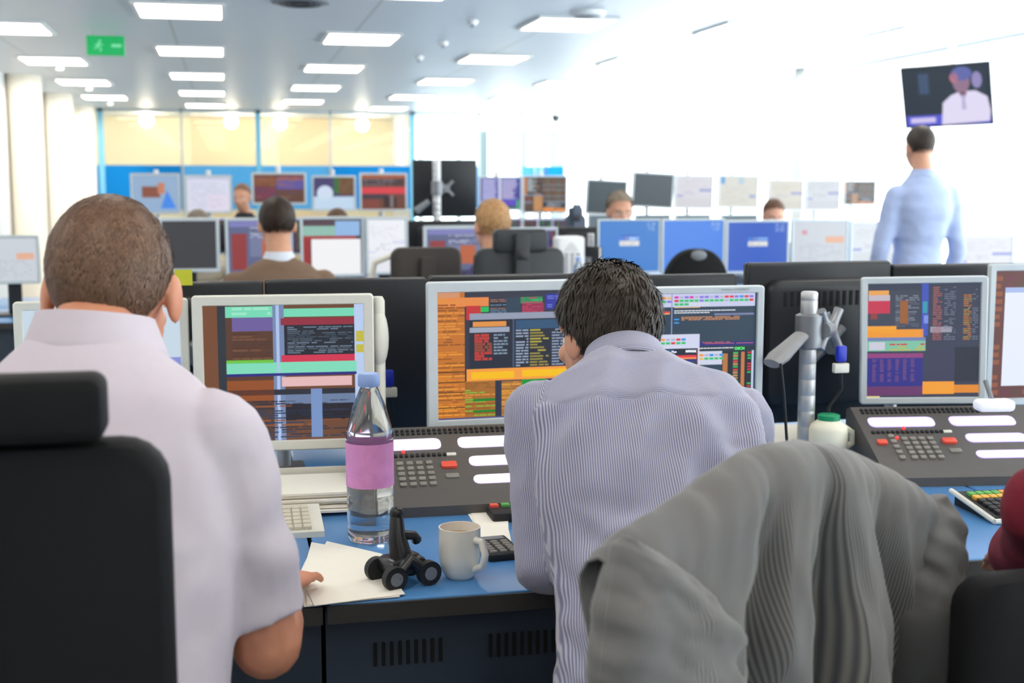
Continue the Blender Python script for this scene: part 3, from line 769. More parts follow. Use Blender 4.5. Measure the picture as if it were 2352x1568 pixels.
# row B, backs towards us
R2 = 'monitor backs of the opposite desk row'
RB = 3.42
monitor('black back of a wide monitor behind the cream-framed one, left', 245, 610, 648, 960, RB, back=True, mount='arm', group=R2, b=.015, bez=BLACKPL)
monitor('black back of a monitor in the gap left of the orange-table screen', 614, 984, 640, 1000, RB, back=True, mount='arm', group=R2, b=.015, bulge=False, bez=BLACKPL)
monitor('black back of a monitor whose top edge shows above the orange-table screen', 988, 1352, 631, 980, RB, back=True, mount='arm', group=R2, b=.015, bulge=False, bez=BLACKPL)
mb = monitor('black back of a monitor whose top shows right of the dark-haired head', 1356, 1684, 631, 960, RB, back=True, mount='arm', group=R2, b=.015, bulge=False, bez=BLACKPL)
mr1 = monitor('black back of a monitor with a curved bulge behind the steel pole', 1708, 2032, 602, 965, RB, back=True, mount='arm', group=R2, b=.015, deep=.06, yaw=3, bez=BLACKPL)
monitor('black back of a monitor behind the angled screen at the right edge', 2036, 2400, 606, 940, RB, back=True, mount='arm', group=R2, b=.015, yaw=-2, bez=BLACKPL)

# near pole on the right
c = Q(1857, 760, 3.22)
c1 = mr1[0].location
t = pole('ringed steel monitor pole with clamp and arm right of the striped shirt', c.x, c.y, DESKH, Q(1857, 668, 3.22).z, .0215, collar=c.z, arm_to=[(c1.x, c1.y-.08, c.z-.01)])
# flat arm plate hanging left of collar
a = Q(1840, 770, 3.2); b_ = Q(1772, 835, 3.14)
m = MB(); d = (b_-a).normalized()
T = Matrix.Translation(-V(t.location)); m.T = T
m.tube([a, a+d*.05, b_-d*.03, b_], [.024, .028, .033, .026], 12, flat=[.5]*4); m.build('cranked_arm', M('grey_arm_paint', rgb(150,150,152), .5), t, True)
v0 = Q(1905, 755, 3.24)
m = MB(); m.T = Matrix.Translation(v0-V(t.location)) @ Matrix.Rotation(R(28), 4, 'Z')
for aa in (40, 140, 220, 320):
    dx, dz = math.cos(R(aa)), math.sin(R(aa))
    m.tube([(0, 0, 0), (dx*.03, 0, dz*.035), (dx*.05, 0, dz*.075)], [.02, .012, .013], 10)
m.tube([(-.04, -.01, 0), (.0, 0, 0)], .02, 12); m.build('mounting_plate', CHROME, t, True)
# other poles for the near row
for mm, lab in ((m1, 'steel pole behind the cream-framed monitor'), (m2, 'steel pole behind the orange-table monitor'), (m3, 'steel pole behind the toolbar monitor'), (m4, 'steel pole behind the angled right monitor'), (m5, 'steel pole behind the monitor at the right edge'), (m0, 'steel pole behind the pale left monitor')):
    L0 = mm[0].location; pole(lab+', hidden', L0.x, L0.y+.16, DESKH, L0.z+.12, .017, arm_to=[(L0.x, L0.y+.085, L0.z)], collar=L0.z)
# silver rounded bracket on the right end of the cream framed monitor
c = Q(868, 760, 3.06)
tb = thing('monitor_pole', 'pale rounded pole standing at the right edge of the cream-framed monitor', 'monitor pole', (c.x, c.y, DESKH))
zt = Q(868, 680, 3.06).z-DESKH
MB().lathe([(.017, 0), (.017, zt-.01), (.012, zt)], 20).build('pole', CREAMPL, tb, True)
MB().ell((0, 0, zt-.1), (.026, .03, .075), 16, 10).build('joint_cover', CREAMPL, tb, True)
MB().hprism(-.05, .05, -.05, .05, 0, .015, .01).build('base_clamp', CHROME, tb, True)

# ------------------------------------------------------------------ desks
def desk(label, x0, x1, y0, y1, front=True, group=None, vents=True):
    t = thing('desk', label, 'desk', ((x0+x1)/2, (y0+y1)/2, 0), 0, group)
    hx, hy = (x1-x0)/2-.004, (y1-y0)/2
    MB().hprism(-hx, hx, -hy+.006, hy, DESKH-.028, DESKH, .008, .002).build('worktop', DESKBLUE, t, True)
    MB().box(-hx, hx, -hy, -hy+.008, DESKH-.034, DESKH-.003).build('edge_band', DESKEDGE, t)
    yy = -hy+.05
    fp = MB().box(-hx, hx, yy, yy+.02, .06, DESKH-.03).build('front_panel', CAB, t)
    MB().box(-hx+.01, -hx+.04, yy+.02, hy-.02, 0, DESKH-.03).build('side_panel', CAB, t)
    MB().box(hx-.04, hx-.01, yy+.02, hy-.02, 0, DESKH-.03).build('side_panel', CAB, t)
    if vents:
        for cx in vents:
            m = MB()
            for i in range(9): m.rprism(cx-hx*0-.06+i*.0145, cx-.06+i*.0145+.007, DESKH-.135, DESKH-.09, yy-.0015, yy+.002, .003, .0005, 2)
            m.build('vent_slots', DARKHOLE, fp)
        m = MB()
        for cx in (-hx*.08, ): m.box(cx-.002, cx+.002, yy-.0012, yy+.002, .08, DESKH-.04)
        m.build('panel_joint', DARKHOLE, fp)
    return t
FE = PZ(1000, 1398, DESKH-.02)       # front edge of the near desk
FY = FE.y
xa = PZ(752, 1415, DESKH).x
v1 = PZ(928, 1475, DESKH-.11).x; v2 = PZ(1192, 1465, DESKH-.11).x
W1 = 1.55
desk('blue topped desk in front of the dark-haired man, mug and bottle on it', xa, xa+W1, FY, FY+.85, vents=[v1-(xa+W1/2), v2-(xa+W1/2)], group='near row of blue desks')
desk('blue topped desk in front of the left man in the pale shirt', xa-W1, xa, FY, FY+.85, vents=[0], group='near row of blue desks')
desk('blue topped desk at the right edge beyond the grey jacket', xa+W1, xa+2*W1, FY, FY+.85, vents=[-.3, .2], group='near row of blue desks')
for i in range(4):
    desk('blue topped desk backing on to the near row, bay %s from the left' % ordn[i].replace('nearest', 'first'), xa-W1+i*W1, xa+i*W1, FY+.86, FY+1.7, vents=None, group='opposite row of blue desks')
CY = 7.0
for i in range(5):
    desk('blue topped desk in the middle row facing away, bay %s from the left' % ordn[i].replace('nearest', 'first'), xa-W1+i*W1, xa+i*W1, CY, CY+.8, vents=None, group='middle row desks')
    desk('blue topped desk in the middle row facing us, bay %s from the left' % ordn[i].replace('nearest', 'first'), xa-W1+i*W1, xa+i*W1, CY+.81, CY+1.55, vents=None, group='middle row desks')
EY = 10.5
for i in range(5):
    desk('blue topped desk in the far row, bay %s from the left' % ordn[i].replace('nearest', 'first'), xa-W1+i*W1, xa+i*W1, EY, EY+.8, vents=None, group='far row desks')

# ------------------------------------------------------------------ middle row monitors (C), facing us
RC = 'middle row screens'
YC = 7.55
def low(label, qa, qb, qc, qd, cont, **k): return monitor(label, qa, qb, qc, qd, k.pop('Y', YC), cont, group=RC, **k)
low('white screen at the left edge with a blue mark, above the left man', -40, 92, 540, 652, c_tablet(), yaw=0, Y=7.3, mount='stand')
low('unlit dark monitor with silver frame just right of the left man head', 365, 505, 500, 625, c_dark((62, 62, 64)), b=.02)
low('monitor with orange and red strips left of the man in the brown jacket', 518, 672, 500, 632, c_mix2())
low('monitor with a large white window right of the man in the brown jacket', 690, 838, 497, 636, c_mix(), b=.018)
low('white document screen beside the black upright monitor back', 840, 937, 498, 630, c_pale((244, 246, 252), (225, 228, 246)), yaw=5)
low('monitor with violet and orange tables left of the fair-haired man', 973, 1128, 518, 640, c_mix2(), b=.022)
low('monitor with a violet edge seen behind the high chair back', 1129, 1281, 522, 640, c_lists(), b=.012)
mn = low('blue login screen monitor, leftmost of the three blue ones', 1373, 1517, 503, 628, c_blue(), b=.012)
low('plain blue screen monitor, middle of the three blue ones', 1520, 1665, 502, 628, c_blue(False, (72, 134, 235)), b=.014)
low('blue login screen monitor, rightmost of the three blue ones', 1667, 1813, 505, 628, c_blue(True, (52, 96, 200)), b=.016)
low('washed out grey screen right of the blue monitors', 1818, 1950, 503, 612, c_tablet(), b=.018)
low('washed out white screen left of the standing man', 1952, 2070, 508, 614, c_pale((226, 232, 240)), b=.02)
low('washed out white screen right of the standing man', 2190, 2330, 538, 640, c_pale((230, 232, 240)), b=.02)
scr_text(mn, 'NEC', .0, -.018, .008, LETGREY, 0, -.0075)
scr_text(mn, 'Windows', .5, .36, .011, LETW, 0, -.0035)

# row D: backs
RD = 'monitor backs in the middle row'
monitor('black back of a monitor behind the white grille box', 1281, 1371, 521, 640, 7.95, back=True, group=RD, bez=BLACKPL)
monitor('dark back of a monitor under the tall black one', 938, 1100, 506, 640, 7.95, back=True, group=RD, bez=BLACKPL)
mbk = monitor('tall black monitor back raised on a pale pole in mid room', 948, 1094, 367, 498, 8.15, back=True, mount='arm', bulge=False, bez=BLACKPL, shell=BLACKPL, deep=.02)
c = Q(995, 430, 8.2)
t = pole('pale tall monitor pole in front of the raised black monitor back', c.x, mbk[0].location.y-.12, DESKH, P(995, 368, 8.03).z, .026, mat=LSTEEL, collar=P(995, 432, 8.03).z, arm_to=[(mbk[0].location.x, mbk[0].location.y-.04, mbk[0].location.z)], lever=False)
a = P(985, 462, 8.0); b_ = P(955, 485, 8.0)
m = MB(); m.T = Matrix.Translation(-V(t.location)); m.tube([a, b_], [.035, .05], 12, flat=[.5, .5]); m.build('cranked_arm', GREYPL, t, True)
c = P(1339, 560, 7.9)
pole('short ringed steel pole between the grille box and the first blue screen', c.x, 7.72, DESKH, P(1341, 536, 7.72).z, .021, mat=LSTEEL, collar=P(1341, 582, 7.72).z)

# far row (E), upper and lower tier
RE = 'far row screens on the upper tier'
YEE = 11.0
def up(label, qa, qb, qc, qd, cont, **k):
    Y = k.pop('Y', YEE)
    k.setdefault('gain', .82 if qa > 1500 else 1.)
    mm = monitor(label, qa, qb, qc, qd, Y, cont, mount='arm', group=RE, **k)
    L0 = mm[0].location
    pole('steel pole carrying the ' + label.split(',')[0], L0.x, Y+.17, DESKH, L0.z + (.2 if k.get('tilt', 0) >= 0 else .2), .02, mat=LSTEEL, arm_to=[(L0.x, Y+.085, L0.z)], collar=L0.z-.02, group='monitor poles in the far row')
    return mm
up('hazy blue screen with a brown patch above the left man', 300, 415, 398, 492, c_sky())
up('pale lilac document screen left of the brown-jacketed man', 425, 533, 402, 490, c_doc())
up('brown and violet table screen above the brown-jacketed man', 578, 704, 396, 470, c_violet(), Y=10.9)
up('screen with a white cloud shape over dark tables', 716, 818, 403, 485, c_cloud())
up('brown screen with a bright red band', 826, 936, 397, 485, c_red())
up('lilac twin chart screen right of the raised black monitor', 1100, 1199, 405, 484, c_lilac(), b=.014)
up('screen of dense orange number grids beside the lilac chart', 1200, 1303, 403, 490, c_grid(), b=.014)
up('unlit dark screen leaning back left above the grey-haired head', 1346, 1440, 413, 494, c_dark((46, 62, 68)), roll=3, b=.014)
up('unlit dark screen standing highest in the far row', 1452, 1548, 396, 478, c_dark((46, 58, 64)), roll=3, b=.016)
up('pale lilac text screen right of the unlit ones', 1550, 1638, 402, 480, c_pale(), roll=1, b=.014)
up('pale cream sheet screen with blue marks', 1650, 1742, 402, 478, c_pale2(), roll=1, b=.014)
up('washed out cream screen above the second facing head', 1765, 1845, 412, 484, c_pale((238, 234, 222)), roll=1, b=.012)
up('washed out white screen near the pale column', 1850, 1930, 412, 484, c_pale((230, 234, 242)), b=.012)
up('small dark table screen farthest right in the far row', 1938, 2012, 414, 472, c_grid(), b=.012)
RL = 'far row screens on the lower tier'
for a, b, lab in ((300, 415, 'under the hazy blue screen'), (425, 533, 'under the lilac document screen'), (600, 705, 'under the brown and violet screen'), (716, 818, 'under the cloud screen'), (826, 936, 'under the red band screen'), (1100, 1199, 'under the lilac chart'), (1200, 1302, 'under the orange number grids')):
    monitor('low screen mostly hidden ' + lab, a, b, 500, 585, YEE-.1, c_lists(), mount='stand', group=RL, b=.012)
for a, b, lab in ((1350, 1445, 'behind the grey-haired head'), (1458, 1540, 'under the highest unlit screen'), (1550, 1632, 'under the pale lilac text screen'), (1655, 1740, 'under the cream sheet screen')):
    monitor('low grey screen ' + lab, a, b, 492, 580, YEE-.1, c_dark((96, 112, 120)), mount='stand', group=RL, b=.012)

# TV
YT = 9.9
t, HTt, w, h = monitor('wall television showing a man in a white shirt, hung high on the right', 2072, 2276, 146, 294, YT, (lambda s: (
    s.r(0, .82, 1, 1, (90, 90, 215), 1), s.r(.05, .86, .35, .95, (215, 205, 245), 2), s.r(.18, .1, .3, .45, (60, 80, 110), 1),
    s.p([(.42, 1), (.45, .62), (.55, .5), (.66, .44), (.84, .44), (.97, .55), (1, .8), (.98, .97)], (232, 224, 250), 3),
    s.e(.68, .27, .1, .2, (150, 116, 140), 4), s.e(.69, .14, .12, .12, (96, 104, 170), 5), s.e(.6, .2, .05, .09, (190, 120, 130), 5), s.e(.86, .26, .06, .14, (150, 140, 190), 2),
    s.p([(.64, .45), (.74, .45), (.7, .6)], (120, 84, 100), 6), s.p([(.68, .5), (.71, .5), (.72, .75), (.67, .75)], (190, 180, 215), 7), s) [-1])(Scr((38, 48, 56))),
    yaw=-46, tilt=-20, roll=-1.5, mount='arm', b=.018, bez=BLACKPL, deep=.05)
t.name = 'television'; t['category'] = 'television'
MB().tube([(0, .09, 0), (0, .12, .05), (0, .12, HC-t.location.z)], .025, 12).build('ceiling_mount', LSTEEL, t, True)

# ------------------------------------------------------------------ dealer consoles
CONS = M('dark_taupe_plastic', rgb(88, 84, 80), .5, var=.06)
KEY = M('grey_keys', rgb(138, 134, 126), .5)
REDK = M('red_key', rgb(225, 84, 64), .4, var=.03, emit=.12, ecol=rgb(225, 84, 64))
LCD = M('lit_violet_display', rgb(235, 220, 255), .4, var=.02, emit=1.0, ecol=rgb(238, 222, 255))
LCDV = M('lit_deep_violet_display', rgb(205, 190, 255), .4, var=.02, emit=.95, ecol=rgb(205, 186, 252))
LEDR = M('red_indicator', rgb(255, 40, 40), .4, var=0, emit=2.2, ecol=rgb(255, 50, 50))
def console(label, loc, rz, w, mir=False, lcd=LCD):
    t = thing('dealer_phone', label, 'desk phone', loc, rz, 'dealer phones on the near desks')
    D, r0, r1 = .27, .022, .145
    sl = math.atan2(r1-r0, D)
    m = MB()
    m.rings([[(x, 0, 0), (x, 0, r0), (x, D, r1), (x, D+.03, r1-.01), (x, D+.03, 0)] for x in (-w/2, -w/2+.003, w/2-.003, w/2)])
    m.build('console_body', CONS, t)
    FT = Matrix.Translation((0, 0, r0)) @ Matrix.Rotation(sl, 4, 'X')
    def blk(name, mat, rects, hh=.004, rr=.004):
        m = MB(); m.T = FT
        for x0, x1, y0, y1 in rects: m.hprism(x0, x1, y0, y1, -.002, hh, min(rr, (x1-x0)*.45, (y1-y0)*.45), .0012, 3)
        return m.build(name, mat, t, True)
    L = D/math.cos(sl)
    x = -w/2
    blk('display', lcd, [(x+.025, x+.195, L-.09, L-.05)], .003, .014)
    blk('display', lcd, [(x+.235, x+.405, L-.09, L-.05)], .003, .014)
    blk('display', lcd, [(x+.25, x+.405, L-.16, L-.125)], .003, .014)
    blk('display', lcd, [(x+.25, x+.405, L-.225, L-.195)], .003, .014)
    blk('keypad', KEY, [(x+.085+i*.022, x+.1+i*.022, L-.225+j*.019, L-.213+j*.019) for i in range(4) for j in range(5)], .005, .003)
    blk('side_keys', KEY, [(x+.055, x+.07, L-.225+j*.022, L-.212+j*.022) for j in range(5)], .005, .003)
    blk('small_keys', BLACKMATT, [(x+.02+i*.0125, x+.028+i*.0125, L-.032+j*.012, L-.024+j*.012) for i in range(32) for j in range(2)], .004, .002)
    blk('small_keys', BLACKMATT, [(x+.02+i*.0125, x+.028+i*.0125, L-.118, L-.108) for i in range(15)], .004, .002)
    blk('red_key', REDK, [(x+.02, x+.045, L-.165, L-.148)], .007, .005)
    blk('red_key', REDK, [(x+.185, x+.22, L-.165, L-.145)], .007, .005)
    blk('label_strip', CREAMPL, [(x+.2, x+.225, L-.118, L-.108)], .003, .003)
    blk('label_strip', KEY, [(x+.19, x+.22, L-.2, L-.185)], .003, .003)
    m = MB(); m.T = FT; m.ell((x+.105, L-.1, .004), (.004, .004, .004), 10, 6); m.build('indicator_lamp', LEDR, t, True)
    m = MB(); m.T = FT; m.ell((x+.075, L-.14, .004), (.004, .004, .004), 10, 6); m.build('indicator_lamp', LEDR, t, True)
    return t
a = PZ(875, 1172, DESKH+.02); b_ = PZ(1290, 1158, DESKH+.02)
console('dark dealer phone with lit violet displays between the bottle and the striped shirt', V(((a.x+b_.x)/2, a.y, DESKH)), R(-1), .46)
a = PZ(2055, 1100, DESKH+.02)
console('dark dealer phone with lit violet displays at the right below the angled monitor', V((a.x+.21, a.y-.03, DESKH)), R(-8), .46, lcd=LCDV)

# ------------------------------------------------------------------ desk objects
def bottle(label, loc, h, r, capc, labc=None, group=None):
    t = thing('water_bottle', label, 'bottle', loc, 0, group)
    prof = [(r*.55, 0), (r*.9, .004), (r, .015)]
    z = .03
    while z < h*.6:
        prof += [(r, z), (r*.96, z+.006), (r, z+.012)]; z += .028
    prof += [(r, h*.62), (r*.95, h*.68), (r*.72, h*.80), (r*.42, h*.9), (r*.36, h*.92), (r*.36, h*.94)]
    MB().lathe(prof, 28).build('bottle_body', M('clear_bottle_plastic', (.86, .92, .97), .08, var=0, trans=1., spec=.5), t, True, 80)
    MB().lathe([(r*.44, h*.925), (r*.46, h*.93), (r*.46, h*.985), (r*.4, h)], 20).build('cap', capc, t, True)
    if labc:
        MB().lathe([(r*1.02, h*.34), (r*1.02, h*.6)], 28, cap=False).build('label_wrap', labc, t, True)
    return t
pk_m = M('pink_label', rgb(240, 150, 205), .5, var=.35, scale=22, emit=0)
BCAP = M('pale_blue_cap', rgb(150, 178, 232), .4, var=.03)
c = PZ(852, 1240, DESKH)
hb = (Q(852, 850, (c-O).dot(CF)).z-DESKH)
BT = bottle('clear plastic water bottle with pink label on the near blue desk', (c.x, c.y, DESKH), hb, .047, BCAP, pk_m)
BT['label'] = 'tall clear plastic water bottle with pink label on the near blue desk'
c = P(1328, 590, 7.1); hh = c.z-DESKH
bottle('small clear water bottle with pale blue cap in front of the white grille box', (P(1328, 640, 7.12).x, 7.12, DESKH), hh+.0, .036, BCAP)
# mug
c = PZ(1056, 1325, DESKH)
zc = (c-O).dot(CF); mh = Q(1056, 1205, zc).z-DESKH; mr = 48/FPX*zc
t = thing('mug', 'cream mug of milky tea standing on the near blue desk', 'mug', (c.x, c.y, DESKH))
MUG = M('cream_glazed_china', rgb(232, 230, 220), .2, var=.02)
MB().lathe([(mr*.6, 0), (mr*.72, .006), (mr*.9, mh*.18), (mr, mh*.45), (mr, mh), (mr*.93, mh), (mr*.93, mh*.4), (mr*.7, .01)], 32).build('mug_body', MUG, t, True, 60)
MB().lathe([(mr*.92, mh*.82), (mr*.5, mh*.823)], 28).build('tea', M('milky_tea', rgb(190, 150, 110), .15, var=.05), t, True)
m = MB(); m.tube([(mr*.6, -mr*.7, mh*.8), (mr*.85, -mr*1.15, mh*.8), (mr*.98, -mr*1.35, mh*.58), (mr*.9, -mr*1.2, mh*.34), (mr*.58, -mr*.65, mh*.2)], [.007]*5, 10); m.build('handle', MUG, t, True)
# toy with wheels
c = PZ(930, 1340, DESKH)
BK = M('glossy_black_toy_plastic', rgb(26, 26, 28), .3, var=.1)
t = thing('desk_toy', 'small black wheeled desk toy with grey hubs between papers and mug', 'toy', (c.x, c.y, DESKH), R(20))
MB().rprism(-.038, .038, .02, .05, -.02, .04, .014, .008).build('body', BK, t, True)
MB().tube([(0, .015, .045), (-.004, .02, .08), (0, .03, .115)], [.022, .016, .012], 14).ell((0, .03, .122), (.013, .013, .014)).build('upright', BK, t, True)
MB().tube([(0, .02, .085), (.03, .02, .08), (.04, .03, .068)], [.01, .008, .01], 10).build('arm', BK, t, True)
for sx in (-1, 1):
    m = MB(); m.tube([(sx*.034, -.035, .022), (sx*.034, -.02, .022)], .022, 20); w_ = m.build('wheel', BLACKMATT, t, True); WH = w_
    m = MB(); m.tube([(sx*.034, -.0365, .022), (sx*.034, -.033, .022)], .012, 16); m.build('hub', GREYPL, WH, True)
    m = MB(); m.tube([(sx*.034, .035, .022), (sx*.034, .05, .022)], .022, 20); m.build('wheel', BLACKMATT, t, True)
MB().tube([(-.03, -.025, .022), (0, -.02, .05), (.03, -.025, .022)], .012, 10).build('fork', BK, t, True)
# papers
def sheets(label, pts, n, mat=PAPER, th=.0012, name='paper_sheets', grp=None):
    ps = [PZ(a, b, DESKH) for a, b in pts]; c = sum(ps, V())/len(ps)
    t = thing(name, label, 'paper', (c.x, c.y, DESKH), 0, grp)
    for k in range(n):
        m = MB(); a = R(random.uniform(-4, 4)) if k else 0
        rot = Matrix.Rotation(a, 3, 'Z'); off = V((random.uniform(-.01, .01), random.uniform(-.01, .01), 0))
        q = [rot @ (p-c)+off for p in ps]
        z0 = .0005+k*(th+.0004)
        m.rings([[V((p.x, p.y, z)) for p in q] for z in (z0, z0+th)]); m.build('sheet', mat, t)
    return t
sheets('loose white sheets on the near desk under the hand of the left man', [(706, 1395), (918, 1372), (905, 1345), (860, 1275), (728, 1248), (690, 1330)], 3)
sheets('white note papers beside the dealer phone left of the striped sleeve', [(1058, 1162), (1150, 1158), (1170, 1245), (1115, 1255)], 2)
# beige keyboard and tray on left side of desk
def keyboard(label, c, rz, body, keym, w=.42, d=.16, coloured=False, prop=True):
    t = thing('keyboard', label, 'keyboard', c, rz)
    tl = R(5)
    m = MB(); m.rings([[(x, 0, 0), (x, 0, .012), (x, d, .03), (x, d, 0)] for x in (-w/2, -w/2+.002, w/2-.002, w/2)]); m.build('key_deck', body, t)
    T = Matrix.Translation((0, 0, .0125)) @ Matrix.Rotation(math.atan2(.018, d), 4, 'X')
    sets = {}
    nx = int((w-.03)/.019)
    for j in range(6):
        for i in range(nx):
            key = 'k'
            if coloured and j == 5: key = 'o'
            if coloured and j == 4 and i < 12: key = 'y'
            if coloured and j == 5 and i < 4: key = 'g'
            sets.setdefault(key, MB()).T = T
            sets[key].hprism(-w/2+.015+i*.019, -w/2+.031+i*.019, .012+j*.022, .030+j*.022, -.002, .007, .002, .0012, 2)
    for key, mm in sets.items():
        mm.build({'k': 'keys', 'y': 'yellow_keys', 'g': 'green_keys', 'o': 'amber_keys'}[key], {'k': keym, 'y': M('yellow_key', rgb(225, 170, 60), .5), 'g': M('green_key', rgb(90, 170, 80), .5), 'o': M('amber_key', rgb(230, 150, 50), .5)}[key], t, True)
    if coloured:
        m = MB(); m.tube([(-w/2-.004, -.01, .006), (-w/2-.004, d+.01, .03)], .006, 8).tube([(-w/2-.004, -.01, .006), (w/2, -.01, .006)], .006, 8); m.build('pale_rim', CREAMPL, t, True)
    return t
c = PZ(2210, 1185, DESKH)
cc = PZ(2262, 1192, DESKH)
keyboard('dark keyboard with yellow, green and red keys at the right desk edge', V((cc.x+.21, cc.y-.04, DESKH)), R(-2), BLACKMATT, BLACKMATT, coloured=True)
cc = PZ(700, 1235, DESKH)
keyboard('beige keyboard on the near desk behind the sleeve of the left man', V((cc.x-.14, cc.y, DESKH)), R(0), CREAMPL, M('beige_keys', rgb(206, 200, 180), .6), w=.36)
# cream document tray behind it
a = PZ(715, 1185, DESKH)
t = thing('document_tray', 'cream tray stacked with papers behind the beige keyboard', 'tray', (a.x-.02, a.y+.02, DESKH), R(-2))
MB().box(-.13, .13, 0, .2, .002, .006).box(-.13, -.125, 0, .2, .0, .06).box(.125, .13, 0, .2, .0, .06).box(-.13, .13, .195, .2, .0, .06).build('tray', CREAMPL, t)
for k in range(6):
    o = MB().box(-.115+random.uniform(-.004, .004), .115, .0-random.uniform(0, .03), .18, .008+k*.007, .013+k*.007).build('paper_stack', PAPER, t)
# phone handset on desk by the elbow
cc = PZ(1155, 1285, DESKH)
t = thing('calculator', 'small dark calculator on the near desk left of the striped sleeve', 'calculator', (cc.x, cc.y, DESKH), R(5))
MB().hprism(-.03, .04, -.01, .12, 0, .014, .006).build('case', BLACKMATT, t, True)
m = MB()
for i in range(3):
    for j in range(5): m.hprism(-.024+i*.02, -.01+i*.02, j*.016, .011+j*.016, .012, .018, .003, .001, 2)
m.build('keys', KEY, t, True)
MB().hprism(-.022, .032, .092, .112, .012, .0155, .002, .001).build('display', GREYPL, t)
# small box with coloured buttons
cc = PZ(1150, 1195, DESKH)
t = thing('button_box', 'small dark button box with orange and green keys by the note papers', 'key box', (cc.x+.03, cc.y+.01, DESKH), R(0))
MB().hprism(-.05, .05, -.03, .05, 0, .02, .006).build('case', BLACKMATT, t, True)
for i, mm in enumerate((REDK, M('green_key', rgb(90, 170, 80), .5), KEY)):
    MB().hprism(-.045+i*.025, -.027+i*.025, .022, .04, .018, .026, .003, .001).build('key', mm, t, True)
# milk bottle
c = PZ(1900, 1075, DESKH); z_ = (c-O).dot(CF); hm = Q(1900, 948, z_).z-DESKH; r = 44/FPX*z_
t = thing('milk_bottle', 'plastic milk bottle with green cap behind the grey jacket', 'bottle', (c.x, c.y, DESKH))
MILK = M('milky_plastic', rgb(240, 236, 214), .4, var=.03, sss=.2)
MB().lathe([(r*.8, 0), (r, .008), (r, hm*.72), (r*.93, hm*.8), (r*.55, hm*.9), (r*.5, hm*.93)], 28).build('bottle_body', MILK, t, True, 60)
MB().lathe([(r*.58, hm*.9), (r*.58, hm*.985), (r*.5, hm)], 24).build('cap', M('green_cap', rgb(20, 150, 100), .4), t, True)
MB().tube([(r*.9, 0, hm*.35), (r*1.35, 0, hm*.45), (r*1.3, 0, hm*.65), (r*.85, 0, hm*.75)], .009, 10).build('handle', MILK, t, True)
# paper box by the shoulder
c = PZ(1800, 1060, DESKH)
t = thing('tissue_box', 'pale cardboard box with a raised white sheet right of the striped shoulder', 'box', (c.x, c.y, DESKH), R(-6))
MB().box(-.08, .06, -.05, .07, 0, .05).build('carton', M('grey_card', rgb(176, 170, 160), .8), t)
MB().add([(-.085, -.055, .052), (.065, -.055, .052), (.05, .05, .085), (-.085, .05, .09), (-.085, -.055, .054), (.065, -.055, .054), (.05, .05, .087), (-.085, .05, .092)],
         [(0, 1, 2, 3), (7, 6, 5, 4), (0, 4, 5, 1), (1, 5, 6, 2), (2, 6, 7, 3), (3, 7, 4, 0)]).build('sheet', PAPER, t)
# white card under right monitor, no lamp; a faint glow is added to it
c = Q(2283, 930, 3.02)
t = thing('monitor_card', 'small white oblong card clipped under the monitors at the right edge', 'card', (c.x, c.y, c.z), R(-8))
MB().rprism(-.045, .045, -.014, .014, -.02, .02, .012, .006).build('card_body', M('glossy_white_plastic', (.9, .9, .95), .3, var=0, emit=.3, ecol=(.9, .9, 1)), t, True)
MB().tube([(0, .012, .01), (0, .03, .03), (0, .05, .05)], .006, 8).build('clip', GREYPL, t, True)
# cables and plugs behind the right monitors
BLUEP = M('blue_plug', rgb(30, 50, 190), .4)
for i, (px, py, zz, lab) in enumerate(((1932, 812, 3.2, 'blue video plug and cable hanging behind the steel pole'), (893, 868, 3.2, 'blue video plug and cable in the dark gap right of the cream-framed monitor'))):
    c = Q(px, py, zz)
    t = thing('video_cable', lab, 'cable', (c.x, c.y, DESKH), 0, 'video cables')
    dz = c.z-DESKH
    MB().rprism(-.012, .012, dz-.02, dz+.02, -.008, .008, .004, .002).build('plug', BLUEP, t, True)
    MB().rprism(-.02, .02, dz-.048, dz-.024, -.008, .008, .003, .002).build('connector', CREAMPL, t, True)
    MB().tube([(0, 0, dz-.045), (.01, .01, dz-.09), (-.02, .02, dz-.14), (.0, 0, .006), (.06, .02, .006)], .004, 8).build('cable', BLACKMATT, t, True)
c = Q(1800, 900, 3.1)
t = thing('power_cable', 'thin black cable hanging left of the steel pole', 'cable', (c.x, c.y, DESKH), 0)
MB().tube([(-.01, 0, c.z-DESKH+.07), (0, 0, c.z-DESKH), (.02, .01, .05), (.03, 0, .004), (.1, .03, .004)], .004, 8).build('cable', BLACKMATT, t, True)
# yellow sticky note
c = P(422, 636, 3.38)
t = MB().box(-.022, .022, -.0006, .0006, -.02, .02).build('sticky_note', M('yellow_paper', rgb(215, 215, 60), .8)); t.location = (c.x, 3.36, c.z); tag(t, 'yellow sticky note on the monitor back right of the left man head', 'note')
# white grille box (fan heater), row C
c0 = P(1312, 590, 7.3)
t = thing('fan_heater', 'white plastic box with slotted grille beside the high-backed chair', 'heater', (c0.x, 7.3, DESKH))
w = (P(1344, 590, 7.3).x-P(1281, 590, 7.3).x)/2; h = P(1312, 543, 7.3).z-DESKH
MB().rprism(-w, w, 0, h, 0, .12, .02, .008).build('case', WHITEP, t, True)
m = MB()
for j in range(16):
    z = h*.1+j*h*.042
    for i in range(3): m.box(-w*.5+i*w*.42, -w*.5+i*w*.42+w*.3, -.001, .003, z, z+h*.02)
for j in range(7): m.box(-w*.6+j*.006, w*.6-j*.006, -.001, .003, h*.78+j*h*.02, h*.783+j*h*.02)
m.build('grille_slots', M('grille_shadow', rgb(70, 50, 50), .7), t)
